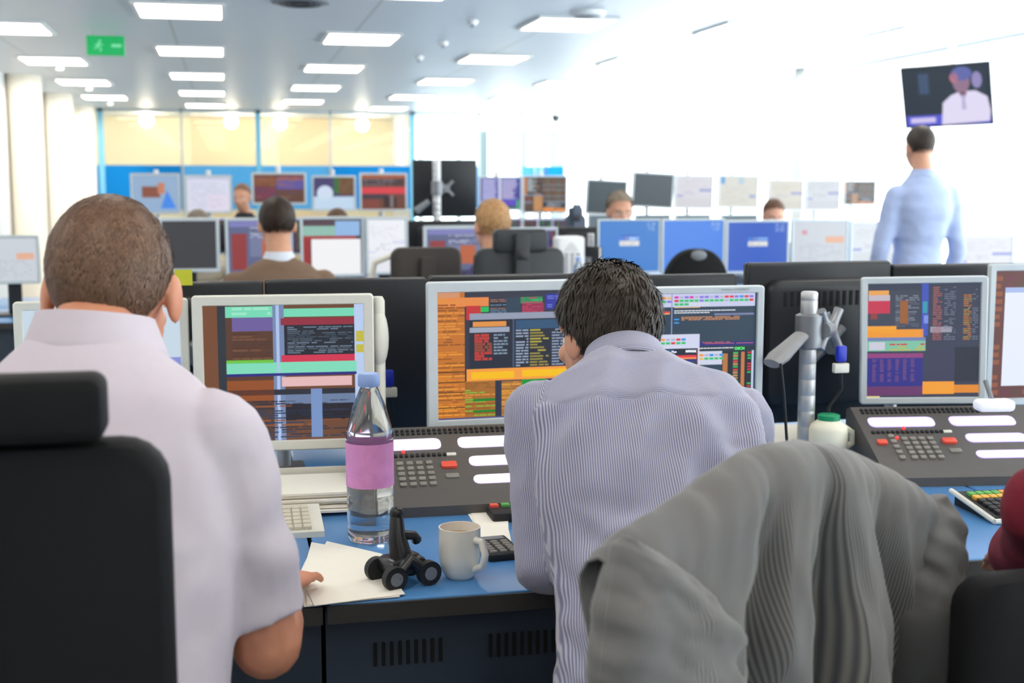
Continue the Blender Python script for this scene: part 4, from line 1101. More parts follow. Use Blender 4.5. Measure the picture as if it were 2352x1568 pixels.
# black book DESK
c = P(1357, 600, 7.4)
t = thing('book', 'black hardback book lettered DESK standing by the first blue screen', 'book', (c.x, 7.42, DESKH), R(-62))
h = P(1352, 566, 7.4).z-DESKH
MB().box(-.09, .09, -.012, -.009, 0, h).box(-.09, .09, .009, .012, 0, h).box(-.093, -.09, -.012, .012, 0, h).build('cover', BLACKPL, t)
MB().box(-.089, .085, -.009, .009, .004, h-.004).build('pages', PAPER, t)
text('DESK', .045, t, (-.075, -.0125, h*.72), (math.pi/2, 0, 0), WHITEP)

# ------------------------------------------------------------------ chairs
def chair(label, loc, rz, seat_h=.47, back_w=.46, back_h=.5, back_z=.58, head=True, head_w=.30, head_h=.17, head_gap=.01, group=None, style='square', fab=CHAIRFAB, shell=CHAIRSH, arms=True, clip=True, ax=.29, ah=.195):
    """origin on the floor under the seat; the sitter faces +Y"""
    t = thing('office_chair', label, 'chair', (loc[0], loc[1], 0), rz, group)
    sw = min(.25, back_w/2+.02); m = MB(); m.hprism(-sw, sw, -.22, .22, seat_h-.07, seat_h, .08, .03); m.build('seat', fab, t, True)
    yb = -.25
    if style == 'square':
        m = MB(); m.rprism(-back_w/2, back_w/2, back_z, back_z+back_h, yb-.03, yb+.03, .05, .015)
        for i, p in enumerate(m.v): m.v[i] = V((p.x, p.y+.35*p.x*p.x, p.z))
        m.build('backrest', shell, t, True)
        m = MB(); m.rprism(-.035, .035, seat_h-.1, back_z+back_h*(.92 if not head else 1.12), yb-.06, yb-.028, .01, .004); m.build('back_spine', shell, t, True)
    else:
        m = MB(); pts = []
        n = 40
        def outl(s):
            o = []
            for i in range(n):
                a = 2*math.pi*i/n; e = .8
                x = math.copysign(abs(math.cos(a))**e, math.cos(a))*back_w/2*s
                z = math.copysign(abs(math.sin(a))**(.95 if math.sin(a) > 0 else .6), math.sin(a))*back_h/2*s
                o.append((x, z+back_z+back_h/2))
            return o
        m.rings([[(x, y+.4*x*x, z) for x, z in outl(s)] for y, s in ((yb-.03, .9), (yb-.025, .97), (yb-.01, 1), (yb+.02, 1), (yb+.03, .95))])
        m.build('backrest', shell, t, True)
        MB().rprism(-.04, .04, seat_h-.1, back_z+.1, yb-.05, yb-.028, .01, .004).build('back_spine', shell, t, True)
        m = MB(); zt = back_z+back_h
        m.ell((0, yb-.028, zt-.035), (.045, .012, .028), 18, 8); m.build('top_badge', GREYPL, t, True)
    if head:
        z0 = back_z+back_h+head_gap
        m = MB(); m.rprism(-head_w/2, head_w/2, z0, z0+head_h, yb-.035, yb+.03, min(.04, head_h*.22), .012); m.build('headrest', shell, t, True)
        if clip: MB().rprism(-.03, .03, z0-.035, z0+.02, yb-.062, yb-.036, .008, .004).build('headrest_clip', BLACKPL, t, True)
    for s in ((-1, 1) if arms else ()):
        m = MB(); m.tube([(s*.16, -.02, seat_h-.05), (s*ax, -.02, seat_h-.03), (s*ax, -.02, seat_h+ah-.025)], [.016]*3, 10)
        m.hprism(s*ax-.038, s*ax+.038, -.12, .12, seat_h+ah-.035, seat_h+ah, .03, .01); m.build('armrest', BLACKPL, t, True)
    MB().lathe([(.03, .09), (.03, .28), (.022, .28), (.022, seat_h-.06)], 16).build('gas_lift', STEEL, t, True)
    m = MB()
    for k in range(5):
        a = R(72*k+18); m.tube([(0, 0, .11), (.3*math.cos(a), .3*math.sin(a), .075)], [.028, .016], 8)
    m.build('star_base', BLACKPL, t, True)
    for k in range(5):
        a = R(72*k+18); x, y = .3*math.cos(a), .3*math.sin(a)
        MB().tube([(x-.022*math.sin(a), y+.022*math.cos(a), .03), (x+.022*math.sin(a), y-.022*math.cos(a), .03)], .03, 14).build('caster', BLACKMATT, t, True)
    return t

BLK2 = M('black_chair_leather', rgb(11, 12, 14), .7, var=.1, scale=80, bump=.2, spec=.25)
# the left man's chair: right edge of the back at x=390, top at 1040
Yc = 1.33
a = P(392, 1300, Yc)
bt = P(200, 1030, Yc).z; ht = P(120, 852, Yc).z; hr = P(238, 940, Yc).x
bw = .50
cx = a.x - bw/2
chair('black high-backed office chair with headrest at the left edge, behind the pale-shirted man', (cx, Yc+.285), 0, seat_h=.46, back_w=bw, back_h=bt-.52, back_z=.52, head=True, head_w=2*(hr-cx), head_h=ht-bt-.012, head_gap=.004, shell=BLK2, clip=False)
# chairs in the middle aisle
def chair_px(label, px0, px1, ptop, Y, phead=None, hx=None, **k):
    a, b = P(px0, ptop, Y), P(px1, ptop, Y); z = a.z; w = b.x-a.x; hh = 0
    kw = dict(k); kw.setdefault('arms', False)
    if phead:
        zh = P(hx[0], phead, Y).z; kw.update(head=True, head_w=P(hx[1], phead, Y).x-P(hx[0], phead, Y).x, head_h=zh-z+.02, head_gap=-.02)
    else: kw.update(head=False)
    return chair(label, ((a.x+b.x)/2, Y+.28), 0, back_w=w, back_h=z-.56, back_z=.56, **kw)
ch = chair_px('dark grey office chair back with headrest in front of the fair-haired man', 1093, 1300, 571, 5.9, 527, (1131, 1255), group='office chairs in the middle aisle')
chair_px('brown-black office chair back left of the high-backed one in the middle aisle', 899, 1062, 569, 6.2, group='office chairs in the middle aisle', shell=M('brown_black_chair', rgb(56, 50, 46), .6))
chair_px('round-topped black chair in front of the middle blue screen', 1524, 1686, 572, 6.3, style='round', group='office chairs in the middle aisle', shell=BLK2)
c = P(885, 605, 6.5)
t = thing('office_chair', 'pale curved chair edge left of the brown-black chair back', 'chair', (c.x, 6.55, 0))
MB().tube([(-.08, 0, .05), (-.08, 0, .9), (-.05, 0, c.z), (.03, 0, c.z+.035), (.12, 0, c.z+.03)], .016, 10).build('back_frame', CREAMPL, t, True)
MB().hprism(-.1, .1, -.05, .3, .42, .47, .05, .02).build('seat', CHAIRFAB, t, True)
MB().lathe([(.2, 0), (.18, .03), (.03, .05), (.025, .43)], 20).build('pedestal', CREAMPL, t, True)
# small high-backed chair seen far away
chair_px('small grey-blue office chair back beyond the number grid screen', 1300, 1348, 492, 9.9, 476, (1304, 1336), group='office chairs in the far aisle', shell=M('blue_grey_chair', rgb(70, 82, 100), .5))

# ------------------------------------------------------------------ bodies
def remesh(mb, voxel, smooth, name):
    me = mb.mesh(name+'_raw')
    import bmesh
    bm = bmesh.new(); bm.from_mesh(me); bmesh.ops.recalc_face_normals(bm, faces=bm.faces); bm.to_mesh(me); bm.free()
    o = bpy.data.objects.new('tmp', me); COL.objects.link(o)
    md = o.modifiers.new('r', 'REMESH'); md.mode = 'VOXEL'; md.voxel_size = voxel
    ms = o.modifiers.new('s', 'SMOOTH'); ms.factor = .5; ms.iterations = smooth
    dg = bpy.context.evaluated_depsgraph_get(); dg.update()
    out = bpy.data.meshes.new_from_object(o.evaluated_get(dg)); out.name = name
    bpy.data.objects.remove(o); bpy.data.meshes.remove(me)
    for p in out.polygons: p.use_smooth = True
    return out
def link(name, me, mat, parent):
    me.materials.clear(); me.materials.append(mat)
    o = bpy.data.objects.new(name, me); COL.objects.link(o); o.parent = parent; return o

def head_parts(mb, HM, s=1., neck=True):
    T0 = mb.T; mb.T = T0 @ HM @ Matrix.Scale(s, 4)
    mb.ell((0, -.012, .03), (.077, .097, .092), 24, 16)
    mb.ell((0, .028, -.04), (.062, .066, .085), 20, 12)
    mb.ell((0, .062, -.098), (.03, .028, .022), 14, 8)
    mb.ell((0, .07, .012), (.055, .026, .018), 14, 8)
    for x in (-1, 1):
        mb.ell((x*.034, .066, -.035), (.026, .024, .022), 12, 8)
        mb.ell((x*.081, -.008, -.012), (.009, .02, .033), 12, 8, Matrix.Rotation(R(x*-14), 3, 'Z'))
        mb.ell((x*.013, .098, -.045), (.009, .01, .008), 8, 6)
    mb.tube([(0, .088, .008), (0, .104, -.02), (0, .116, -.038), (0, .1, -.05)], [.008, .010, .014, .008], 10)
    mb.ell((0, .09, -.07), (.024, .011, .006), 12, 6); mb.ell((0, .088, -.08), (.021, .011, .007), 12, 6)
    mb.T = T0

def hand(mb, wrist, dirv, nrm, s=1., curl=.5, side=1):
    """palm, four unequal bent fingers and a thumb leaving the side of the palm"""
    d = V(dirv).normalized(); n = V(nrm); n = (n-d*n.dot(d)).normalized(); r = d.cross(n)*side
    w = V(wrist)
    c = w+d*.05*s
    rs = []
    for k, (l, hw, ht) in enumerate(((-.01, .024, .018), (.015, .032, .017), (.05, .041, .015), (.085, .042, .013), (.098, .038, .009))):
        ring = []
        for i in range(14):
            a = 2*math.pi*i/14; ring.append(w+d*l*s+r*math.cos(a)*hw*s+n*math.sin(a)*ht*s)
        rs.append(ring)
    mb.rings(rs)
    for k, (off, L) in enumerate(((-.031, .062), (-.010, .078), (.011, .083), (.031, .072))):
        p = w+d*.088*s+r*off*s; dd = d.copy(); pts = [p-d*.01*s, p]; 
        for j, f in enumerate((.45, .32, .23)):
            a = curl*(.5+.55*j)
            dd = (d*math.cos(a)-n*math.sin(a)).normalized()
            pts.append(pts[-1]+dd*L*f*s)
        mb.capsule(pts, [.0088*s, .009*s, .0083*s, .0076*s, .0066*s], 10)
    p = w+d*.025*s+r*.03*s
    pts = [p, p+(d*.6+r*.7)*.035*s-n*.004*s, p+(d*1.25+r*1.05)*.035*s-n*.012*s, p+(d*1.95+r*1.15)*.035*s-n*.02*s*(1+curl)]
    mb.capsule(pts, [.013*s, .0115*s, .0098*s, .0078*s], 10)

def hair(name, parent, HM, s, col, n, length, seed=1, grow=1., mask=None, lift=.25, comb=(0, -.35, -1), wid=.0014, var=.5, thick=.0, hl=.0, capcol=None, curl=.0):
    """a close cap with many fine locks lying over it"""
    rnd = random.Random(seed)
    C0 = V((0, -.012, .03)); Rr = V((.0785, .0985, .0935))*(1+thick)
    def default(d):
        y = d.y
        thr = -.74 if y < -.25 else (-.74+(y+.25)*1.5 if y < .25 else (.01+(y-.25)*.75))
        return d.z - thr
    mk = mask or default
    me = bpy.data.meshes.new(name); vs = []; fs = []; vals = []
    N1, N2 = 44, 64
    idx = {}
    for i in range(N1+1):
        for j in range(N2):
            a = math.pi*i/N1-math.pi/2; b = 2*math.pi*j/N2
            d = V((math.cos(a)*math.cos(b), math.cos(a)*math.sin(b), math.sin(a)))
            if mk(d)+.02*noise.noise(d*9) > 0:
                edge = min(1, max(0, mk(d))*6)
                rr = 1+.004+.02*edge*grow*(1+.6*noise.noise(d*5+V((seed, 0, 0))))
                taper = 1.0
                p = V((d.x*Rr.x, d.y*Rr.y, d.z*Rr.z))*rr
                if d.z < -.2: p.y += .02*(-.2-d.z)
                idx[(i, j)] = len(vs); vs.append(C0+p); vals.append(.35)
    for i in range(N1):
        for j in range(N2):
            k = [(i, j), (i, (j+1) % N2), (i+1, (j+1) % N2), (i+1, j)]
            if all(q in idx for q in k): fs.append(tuple(idx[q] for q in k))
    cdir = V(comb).normalized(); made = 0
    while made < n:
        d = V((rnd.gauss(0, 1), rnd.gauss(0, 1), rnd.gauss(0, 1))).normalized()
        if mk(d) <= .01: continue
        made += 1
        clump = noise.noise_vector(d*7+V((seed*3, 0, 0)))
        root = C0+V((d.x*Rr.x, d.y*Rr.y, d.z*Rr.z))*(1+.012*grow)
        swirl = V((d.y*.3, -d.x*.3, 0)) + V((0, -.25 if d.y < .2 else .5, 0))*max(0, d.z)
        tang = cdir+swirl+clump*.5+V((rnd.gauss(0, .13), rnd.gauss(0, .13), rnd.gauss(0, .13)))
        tang = (tang-d*tang.dot(d)).normalized()
        L = length*rnd.uniform(.6, 1.1)*min(1, .35+mk(d)*3)
        side = d.cross(tang).normalized()*wid*rnd.uniform(.7, 1.3)
        lf = lift*rnd.uniform(.6, 1.4)*(.6+.8*(noise.noise(d*6+V((0, seed, 0)))+.5))
        v0 = rnd.uniform(1-var, 1+var)*(1+.5*noise.noise(d*12))
        o = len(vs); p = root; dd = (tang+d*lf).normalized()
        pts = [p]
        for k in range(3):
            p = p+dd*L/3; dd = (dd-d*lf*.45+V((0, 0, -.12))+clump*curl).normalized(); pts.append(p)
        for k, w_ in enumerate((1, 1, .8)): vs += [pts[k]-side*w_, pts[k]+side*w_]
        vs.append(pts[3]); vals += [v0]*7
        fs += [(o, o+1, o+3, o+2), (o+2, o+3, o+5, o+4), (o+4, o+5, o+6)]
    T = HM @ Matrix.Scale(s, 4)
    me.from_pydata([tuple(T @ p) for p in vs], [], fs)
    at = me.attributes.new('hv', 'FLOAT', 'POINT')
    for i, x in enumerate(vals): at.data[i].value = x
    key = 'hair_%d_%d_%d' % tuple(int(c*1000) for c in col)
    if key not in MATS:
        m = bpy.data.materials.new(key); m.use_nodes = True; nt = m.node_tree; b = nt.nodes['Principled BSDF']
        a = nt.nodes.new('ShaderNodeAttribute'); a.attribute_name = 'hv'
        mx = nt.nodes.new('ShaderNodeMix'); mx.data_type = 'RGBA'; mx.inputs['A'].default_value = (*[c*.45 for c in col], 1); mx.inputs['B'].default_value = (*[min(1, c*1.7) for c in col], 1)
        mr = nt.nodes.new('ShaderNodeMath'); mr.operation = 'MULTIPLY'; mr.inputs[1].default_value = .5; mr.use_clamp = True
        nt.links.new(a.outputs['Fac'], mr.inputs[0]); nt.links.new(mr.outputs[0], mx.inputs['Factor']); nt.links.new(mx.outputs['Result'], b.inputs['Base Color'])
        b.inputs['Roughness'].default_value = .5; b.inputs['Specular IOR Level'].default_value = .35; MATS[key] = m
    for p in me.polygons: p.use_smooth = True
    return link(name, me, MATS[key], parent)

def torso_loft(mb, secs, right, grow=0., n=28):
    """secs: (centre, half width, half depth, squareness)"""
    rs = []
    right = V(right).normalized()
    for i, (c, hw, hd, e) in enumerate(secs):
        c = V(c); d = (V(secs[min(i+1, len(secs)-1)][0])-V(secs[max(i-1, 0)][0])).normalized()
        f = d.cross(right).normalized()
        ring = []
        for k in range(n):
            a = 2*math.pi*k/n; ca, sa = math.cos(a), math.sin(a)
            ring.append(c+right*math.copysign(abs(ca)**e, ca)*(hw+grow)+f*math.copysign(abs(sa)**e, sa)*(hd+grow))
        rs.append(ring)
    mb.rings(rs)

def person(label, base, head, hyaw, hpitch, secs, right, armL, armR, legs, shirt, trous, haircol, hairn, hairlen, voxel=.009, skin=SKIN, sleeve='long', hs=1., hkw=None, group=None, cloth_name='shirt', wrinkle=.0, handL=None, handR=None, hroll=0., stripes=False, collar=None, collar_mat=None, armr=(.060, .048, .040), post=None, shoes=True, eyes=True, neckto=None):
    t = thing('person', label, 'person', base, 0, group)
    B = Matrix.Translation(-V(base))
    HM = B @ Matrix.Translation(V(head)) @ Matrix.Rotation(R(hyaw), 4, 'Z') @ Matrix.Rotation(R(-hpitch), 4, 'X') @ Matrix.Rotation(R(hroll), 4, 'Y')
    # skin body
    mb = MB(); head_parts(mb, HM, hs)
    mb.T = B
    nk0 = B.inverted() @ HM @ V((0, -.03, -.04)*1) if False else Matrix.Translation(V(head)) @ Matrix.Rotation(R(hyaw), 4, 'Z') @ Matrix.Rotation(R(-hpitch), 4, 'X') @ V((0, -.022*hs, -.045*hs))
    nb = V(neckto) if neckto else V(secs[-1][0])
    mb.capsule([nk0, nk0.lerp(nb, .55), nb], [.054*hs, .055*hs, .06*hs], 18)
    torso_loft(mb, secs, right, -.022)
    for arm in (armL, armR):
        mb.capsule([arm[0], arm[1]], [armr[0]-.018, armr[1]-.014], 14); mb.capsule([arm[1], arm[1].lerp(arm[2], .35), arm[2]], [armr[1]-.012, armr[1]-.012, .026], 14)
    for hnd, arm, sd in ((handL, armL, 1), (handR, armR, -1)):
        if hnd is None: hnd = ((arm[2]-arm[1]).normalized(), (0, 0, 1), .4)
        hand(mb, arm[2], hnd[0], hnd[1], .95, hnd[2], sd)
    for lg in legs: mb.capsule([lg[0], lg[1]], [.07, .052], 14); mb.capsule([lg[1], lg[1].lerp(lg[2], .35), lg[2]], [.05, .052, .035], 14)
    link('body', remesh(mb, voxel*.62 if voxel < .01 else voxel, 3, 'body'), skin, t)
    # clothing
    mb = MB(); mb.T = B
    torso_loft(mb, secs, right, 0)
    for arm in (armL, armR):
        if sleeve == 'long':
            mb.capsule([arm[0], arm[0].lerp(arm[1], .5), arm[1]], [armr[0], armr[0]*.93, armr[1]], 16); mb.capsule([arm[1], arm[1].lerp(arm[2], .5), arm[1].lerp(arm[2], .93)], [armr[1], armr[1]*.95, armr[2]], 16)
        else:
            e = arm[0].lerp(arm[1], sleeve); mb.capsule([arm[0], arm[0].lerp(e, .5)], [armr[0], armr[0]*.98], 16)
            mb.tube([arm[0], arm[0].lerp(e, .5), e], [armr[0]*.9, armr[0]*.98, armr[0]*1.0], 18)
    me = remesh(mb, voxel, 4, cloth_name)
    if wrinkle or post:
        me2 = me
        nrm = [v.normal.copy() for v in me2.vertices]
        if post: post(me2, nrm, V(base))
        else:
            for v, nn in zip(me2.vertices, nrm):
                p = v.co; v.co = p+nn*wrinkle*(noise.noise(V((p.x*7, p.y*7, p.z*22)))+.5*noise.noise(V((p.x*20+p.z*9, p.y*16, p.z*26))))
    link(cloth_name, me, shirt, t)
    mb = MB(); mb.T = B
    hp = secs[0]
    torso_loft(mb, [(V(hp[0])+V((0, 0, -.08)), hp[1]*.95, hp[2]*1.0, hp[3]), (V(hp[0])+V((0, 0, .06)), hp[1]*.97+.004, hp[2]+.004, hp[3])], right)
    for lg in legs: mb.capsule([lg[0], lg[1]], [.092, .066], 16); mb.tube([lg[1], lg[1].lerp(lg[2], .4), lg[2]+V((0, 0, .02))], [.066, .062, .05], 16)
    link('trousers', remesh(mb, max(voxel, .01), 3, 'trousers'), trous, t)
    if shoes:
        for lg in legs:
            a = lg[2]-V(base)
            m = MB(); m.T = Matrix.Translation((a.x, a.y, 0)); m.rings([[(.045*x*w_, y, z) for x, z in ((-1, 0), (1, 0), (1, .35*h_), (.6, h_), (-.6, h_), (-1, .35*h_))] for y, w_, h_ in ((-.07, .7, .07), (-.03, .85, .09), (.05, .95, .075), (.13, 1.0, .05), (.19, .7, .035))])
            m.build('shoe', BLACKPL, t, True)
    if eyes:
        for x in (-1, 1):
            m = MB(); m.T = HM @ Matrix.Scale(hs, 4); m.ell((x*.030, .081, -.012), (.0105, .0105, .009), 12, 8); ey = m.build('eye', M('eye_white', rgb(235, 235, 232), .2), t, True)
            m = MB(); m.T = HM @ Matrix.Scale(hs, 4); m.ell((x*.030, .0905, -.012), (.005, .003, .005), 10, 6); m.build('iris', M('dark_iris', rgb(40, 30, 24), .2), ey, True)
            m = MB(); m.T = HM @ Matrix.Scale(hs, 4); m.tube([(x*.014, .098, .008), (x*.032, .094, .014), (x*.05, .08, .008)], [.003, .004, .002], 6); m.build('eyebrow', M('brow_hair_%d' % int(haircol[0]*999), haircol, .8), t, True)
    if collar:
        m = MB(); m.T = B
        rs = []
        nb_, axis, rx, ry, hgt, lean = collar
        axis = V(axis).normalized(); rt = V(right).normalized(); ff = axis.cross(rt)*-1
        if ff.y < 0: ff = -ff
        prof = ((-.012, 1.16), (.0, 1.07), (hgt*.5, 1.0), (hgt*.95, .97), (hgt, .99), (hgt*.97, 1.03), (hgt*.5, 1.13), (0.004, 1.22), (-.006, 1.25), (-.012, 1.22))
        for off, sc in prof:
            ring = []
            for k in range(36):
                a = 2*math.pi*k/36; front = max(0, math.sin(a))
                ring.append(V(nb_)+axis*(off*(1-.45*front))+rt*math.cos(a)*rx*sc+ff*math.sin(a)*ry*sc)
            rs.append(ring)
        m.rings(rs, cap=False)
        co = m.build('collar', collar_mat or shirt, t, True)
        if stripes:
            at = co.data.attributes.new('st', 'FLOAT', 'POINT')
            for i, v in enumerate(co.data.vertices): at.data[i].value = (v.co-(V(nb_)-V(base))).dot(axis)*1.0
    hk = dict(seed=len(label)); hk.update(hkw or {})
    hair('hair', t, HM, hs, haircol, hairn, hairlen, **hk)
    return t

# ---- the dark-haired man in the striped shirt
STR = stripe_mat('fine_striped_shirt', rgb(184, 188, 208), rgb(116, 118, 152), .0038, attr='st', rough=.75, duty=.5, ca2=rgb(194, 186, 192))
neck = Q(1436, 832, 2.36)
head = Q(1392, 765, 2.43)
SL = Q(1236, 955, 2.27); SR = Q(1690, 962, 2.31)
EL = Q(1258, 1290, 2.20); EL.z = max(EL.z, DESKH+.06)
ER = Q(1738, 1165, 2.50); ER.z = DESKH+.065
WL = Q(1275, 950, 2.56); WR = Q(1560, 1120, 2.80); WR.z = DESKH+.05
hip = Q(1500, 1760, 1.95)
right = (SR-SL).normalized()
secs = [
 (Q(1488, 1790, 1.90), .165, .12, .85),
 (Q(1485, 1640, 1.96), .150, .115, .85),
 (Q(1484, 1480, 2.03), .146, .115, .85),
 (Q(1488, 1320, 2.10), .162, .12, .85),
 (Q(1492, 1180, 2.17), .188, .125, .85),
 (Q(1492, 1060, 2.22), .205, .122, .85),
 (Q(1480, 970, 2.26), .208, .114, .85),
 (Q(1466, 900, 2.30), .180, .090, .92),
 (Q(1452, 868, 2.33), .125, .074, 1.),
 (Q(1440, 850, 2.345), .070, .064, 1.)]
bx = hip.x; by = hip.y
KL = V((bx-.16, min(by+.30, FY-.06), .53)); KR = V((bx+.14, min(by+.34, FY-.06), .53))
def post_c(me, nrm, base):
    at = me.attributes.new('st', 'FLOAT', 'POINT')
    segs = [(SL-base, EL-base, -1), (EL-base, WL-base, -1), (SR-base, ER-base, 1), (ER-base, WR-base, 1)]
    cs = [(V(c)-base, hw) for c, hw, hd, e in secs]
    rt = right
    up = V((0, 0, 1)); back = rt.cross(up)*1
    if back.y > 0: back = -back
    armL_ = SL-base; armR_ = SR-base
    vals = []; YK = Q(1466, 884, 2.25).z
    for v, nn in zip(me.vertices, nrm):
        p = v.co.copy()
        # where is it: torso or which arm
        best = None
        for a, b, s in segs:
            ab = b-a; k = max(0, min(1, (p-a).dot(ab)/ab.dot(ab))); q = a+ab*k; dd = (p-q).length
            if best is None or dd < best[0]: best = (dd, a, b, s, k)
        tz = min(cs, key=lambda c: (p-c[0]).length)
        lat = (p-(cs[5][0])).dot(rt)
        dd, a, b, s, k = best
        inarm = dd < .068 and (abs(lat) > .172 or p.z < cs[5][0].z-.0 and dd < .058 and abs(lat) > .16) or (dd < .06 and (p-cs[5][0]).dot(back) < -.09)
        if inarm:
            ab = (b-a).normalized(); r0 = back-ab*back.dot(ab); r0.normalize(); r1 = ab.cross(r0)
            w = p-(a+ab*(p-a).dot(ab)); ang = math.atan2(w.dot(r1), w.dot(r0)); st = ang*.058*s
        else:
            yoke = YK-.012*abs(lat)/.15
            if p.z > yoke and (p-cs[7][0]).dot(back) > -.2: st = (p.z)*.95+(p-cs[7][0]).dot(back)*-.9
            else: st = lat+.10*(p.z-cs[5][0].z)*0
        vals.append(st)
        # folds: run from the armpits to the spine and sag near the waist
        disp = 0
        bk = max(0., nn.dot(back)+.25)
        if not inarm:
            for S_, sg in ((armL_, -1), (armR_, 1)):
                c = S_+V((0, 0, -.10)); w = p-c; lx = -sg*w.dot(rt); lz = w.z
                r = math.hypot(lx, lz); ang = math.atan2(lz, lx)
                fall = math.exp(-(r/.24)**2)*min(1, (r/.11)**2)
                disp += .0085*fall*math.sin(ang*8.5+1.3*sg+2.2*noise.noise(p*7))
            d1 = (lat*.62+(p.z-cs[5][0].z)*.78)
            disp += .006*math.exp(-((p.z-cs[6][0].z+.05)/.14)**2)*noise.noise(V((d1*3+4, (lat*.78-(p.z)*.62)*16, 2.)))*1.6
            low = min(1, max(0, (cs[4][0].z-p.z)/.15))
            disp += .007*low*noise.noise(V((lat*5+p.z*3, 3.1, p.z*24+lat*7)))*1.6
            disp += .0025*noise.noise(p*22)
            g = min(1, max(0, 1-abs(abs(lat)-.155)/.035))*max(0, min(1, (cs[6][0].z-p.z)/.06))
            disp -= .006*g
            # yoke seam
            disp -= .0018*math.exp(-((p.z-(YK-.012*abs(lat)/.15))/.004)**2)
            # broad folds pulled from the right shoulder blade down to the left hip
            dg = lat*.80-(p.z-cs[5][0].z)*.60; al = lat*.60+(p.z-cs[5][0].z)*.80
            env = math.exp(-((al-.02)/.13)**2)*math.exp(-(lat/.17)**2)
            q_ = math.sin(dg*70+3*noise.noise(V((al*5, dg*4, 0)))); disp += .0105*env*(q_*abs(q_)**.3 if q_ > 0 else q_*.6)
            # fine creases by the right armpit
            e2 = math.exp(-((lat-.17)/.07)**2-((p.z-cs[5][0].z+.01)/.09)**2)
            disp += .0038*e2*noise.noise(V((lat*9, 1.7, p.z*62+lat*12)))*1.5
            # sagging folds at the left waist
            e3 = math.exp(-((lat+.10)/.10)**2-((p.z-cs[3][0].z+.02)/.13)**2)
            disp += .0075*e3*(math.sin(p.z*95-lat*50+5*noise.noise(p*7))*(.55+noise.noise(V((lat*12, 4, p.z*9)))))
        else:
            kk = (p-a).dot((b-a).normalized())
            disp += .0045*noise.noise(V((kk*20, nn.x*1.6, nn.y*1.6+nn.z)))+.002*noise.noise(p*25)
        v.co = p+nn*disp
    for i, x in enumerate(vals): at.data[i].value = x+1.0
DARKTR = M('charcoal_trousers', rgb(38, 40, 46), .85)
person('person with thick dark hair in a fine blue striped shirt, leaning on the near desk', (bx, by, 0), head, 20, 6, secs, right,
       (SL, EL, WL), (SR, ER, WR), [(V((bx-.09, by+.02, .52)), KL, V((KL.x, KL.y-.12, .09))), (V((bx+.09, by+.02, .52)), KR, V((KR.x, KR.y-.1, .09)))],
       STR, DARKTR, rgb(52, 42, 34), 17000, .034, voxel=.0055, hs=1.03, stripes=True,
       handL=((head-WL+V((-.0, .02, .0))).normalized(), V((-1, .2, 0)), .35),
       collar=(Q(1438, 850, 2.34), (neck-Q(1462, 970, 2.26))+V((0, .0, .03)), .070, .068, .040, 0), armr=(.064, .058, .05), post=post_c,
       hkw=dict(grow=2.6, thick=.035, lift=.34, wid=.0017, var=.4, seed=4, comb=(-.2, -.2, -1), curl=.2,
                mask=lambda d: d.z-(-.86 if d.y < -.35 else (-.86+(d.y+.35)*1.25 if d.y < .25 else (-.11+(d.y-.25)*.7)))))

# ---- the left man in the pale shirt
PALE = M('pale_lilac_shirt', rgb(200, 190, 200), .8, var=.03, scale=60)
head = Q(258, 668, 1.85); neck = Q(212, 800, 1.78)
SR = Q(500, 1008, 1.72); SL = Q(-90, 985, 1.68)
ER = Q(612, 1480, 1.76); WR = Q(640, 1335, 2.12)
EL = Q(-160, 1440, 1.75); WL = Q(60, 1400, 2.15)
ER.z = max(ER.z, .78); WR.z = DESKH+.045; WL.z = DESKH+.05
right = (SR-SL).normalized()
hp = Q(215, 1900, 1.62)
secs = [
 (Q(235, 1950, 1.60), .165, .125, .85), (Q(245, 1750, 1.62), .158, .12, .85), (Q(245, 1560, 1.64), .155, .12, .85), (Q(240, 1350, 1.66), .168, .122, .85),
 (Q(232, 1180, 1.69), .182, .122, .85), (Q(224, 1060, 1.71), .19, .115, .85), (Q(222, 960, 1.73), .185, .105, .85), (Q(220, 880, 1.75), .138, .09, .95), (Q(220, 815, 1.77), .098, .076, 1), (Q(220, 775, 1.785), .074, .07, 1)]
bx, by = hp.x, hp.y
def post_l(me, nrm, base):
    cs = V(secs[5][0])-base
    s_ = SR-base
    for v, nn in zip(me.vertices, nrm):
        p = v.co; w = p-(s_+V((0, 0, -.12))); r = math.hypot(w.x, w.z); ang = math.atan2(w.z, -w.x)
        d = .006*math.exp(-(r/.2)**2)*min(1, (r/.1)**2)*math.sin(ang*6+2*noise.noise(p*6))
        d += .005*noise.noise(V((p.x*8, p.y*6, p.z*9)))+.002*noise.noise(p*20)
        v.co = p+nn*d
person('person with short brown hair in a pale short-sleeved shirt, back to us on the left', (bx, by, 0), head, -6, 8, secs, right,
       (SL, EL, WL), (SR, ER, WR), [(V((bx-.1, by+.02, .52)), V((bx-.13, by+.42, .53)), V((bx-.13, by+.36, .09))), (V((bx+.1, by+.02, .52)), V((bx+.12, by+.42, .53)), V((bx+.12, by+.36, .09)))],
       PALE, DARKTR, rgb(112, 84, 66), 15000, .010, voxel=.007, hs=1.10, skin=SKIN2, sleeve=.86,
       handR=((V((.35, .9, -.05))), V((0, 0, 1)), .35), handL=((V((.3, .9, 0))), V((0, 0, 1)), .35),
       collar=(Q(222, 800, 1.78), (0, .2, 1), .078, .08, .046, 0), armr=(.067, .060, .05), post=post_l,
       hkw=dict(grow=.6, thick=.0, lift=.3, wid=.001, var=.15, seed=2, mask=lambda d: d.z-(-.78 if d.y < -.3 else (-.62+(d.y+.3)*1.3 if d.y < .3 else (.16+(d.y-.3)*.7)))))

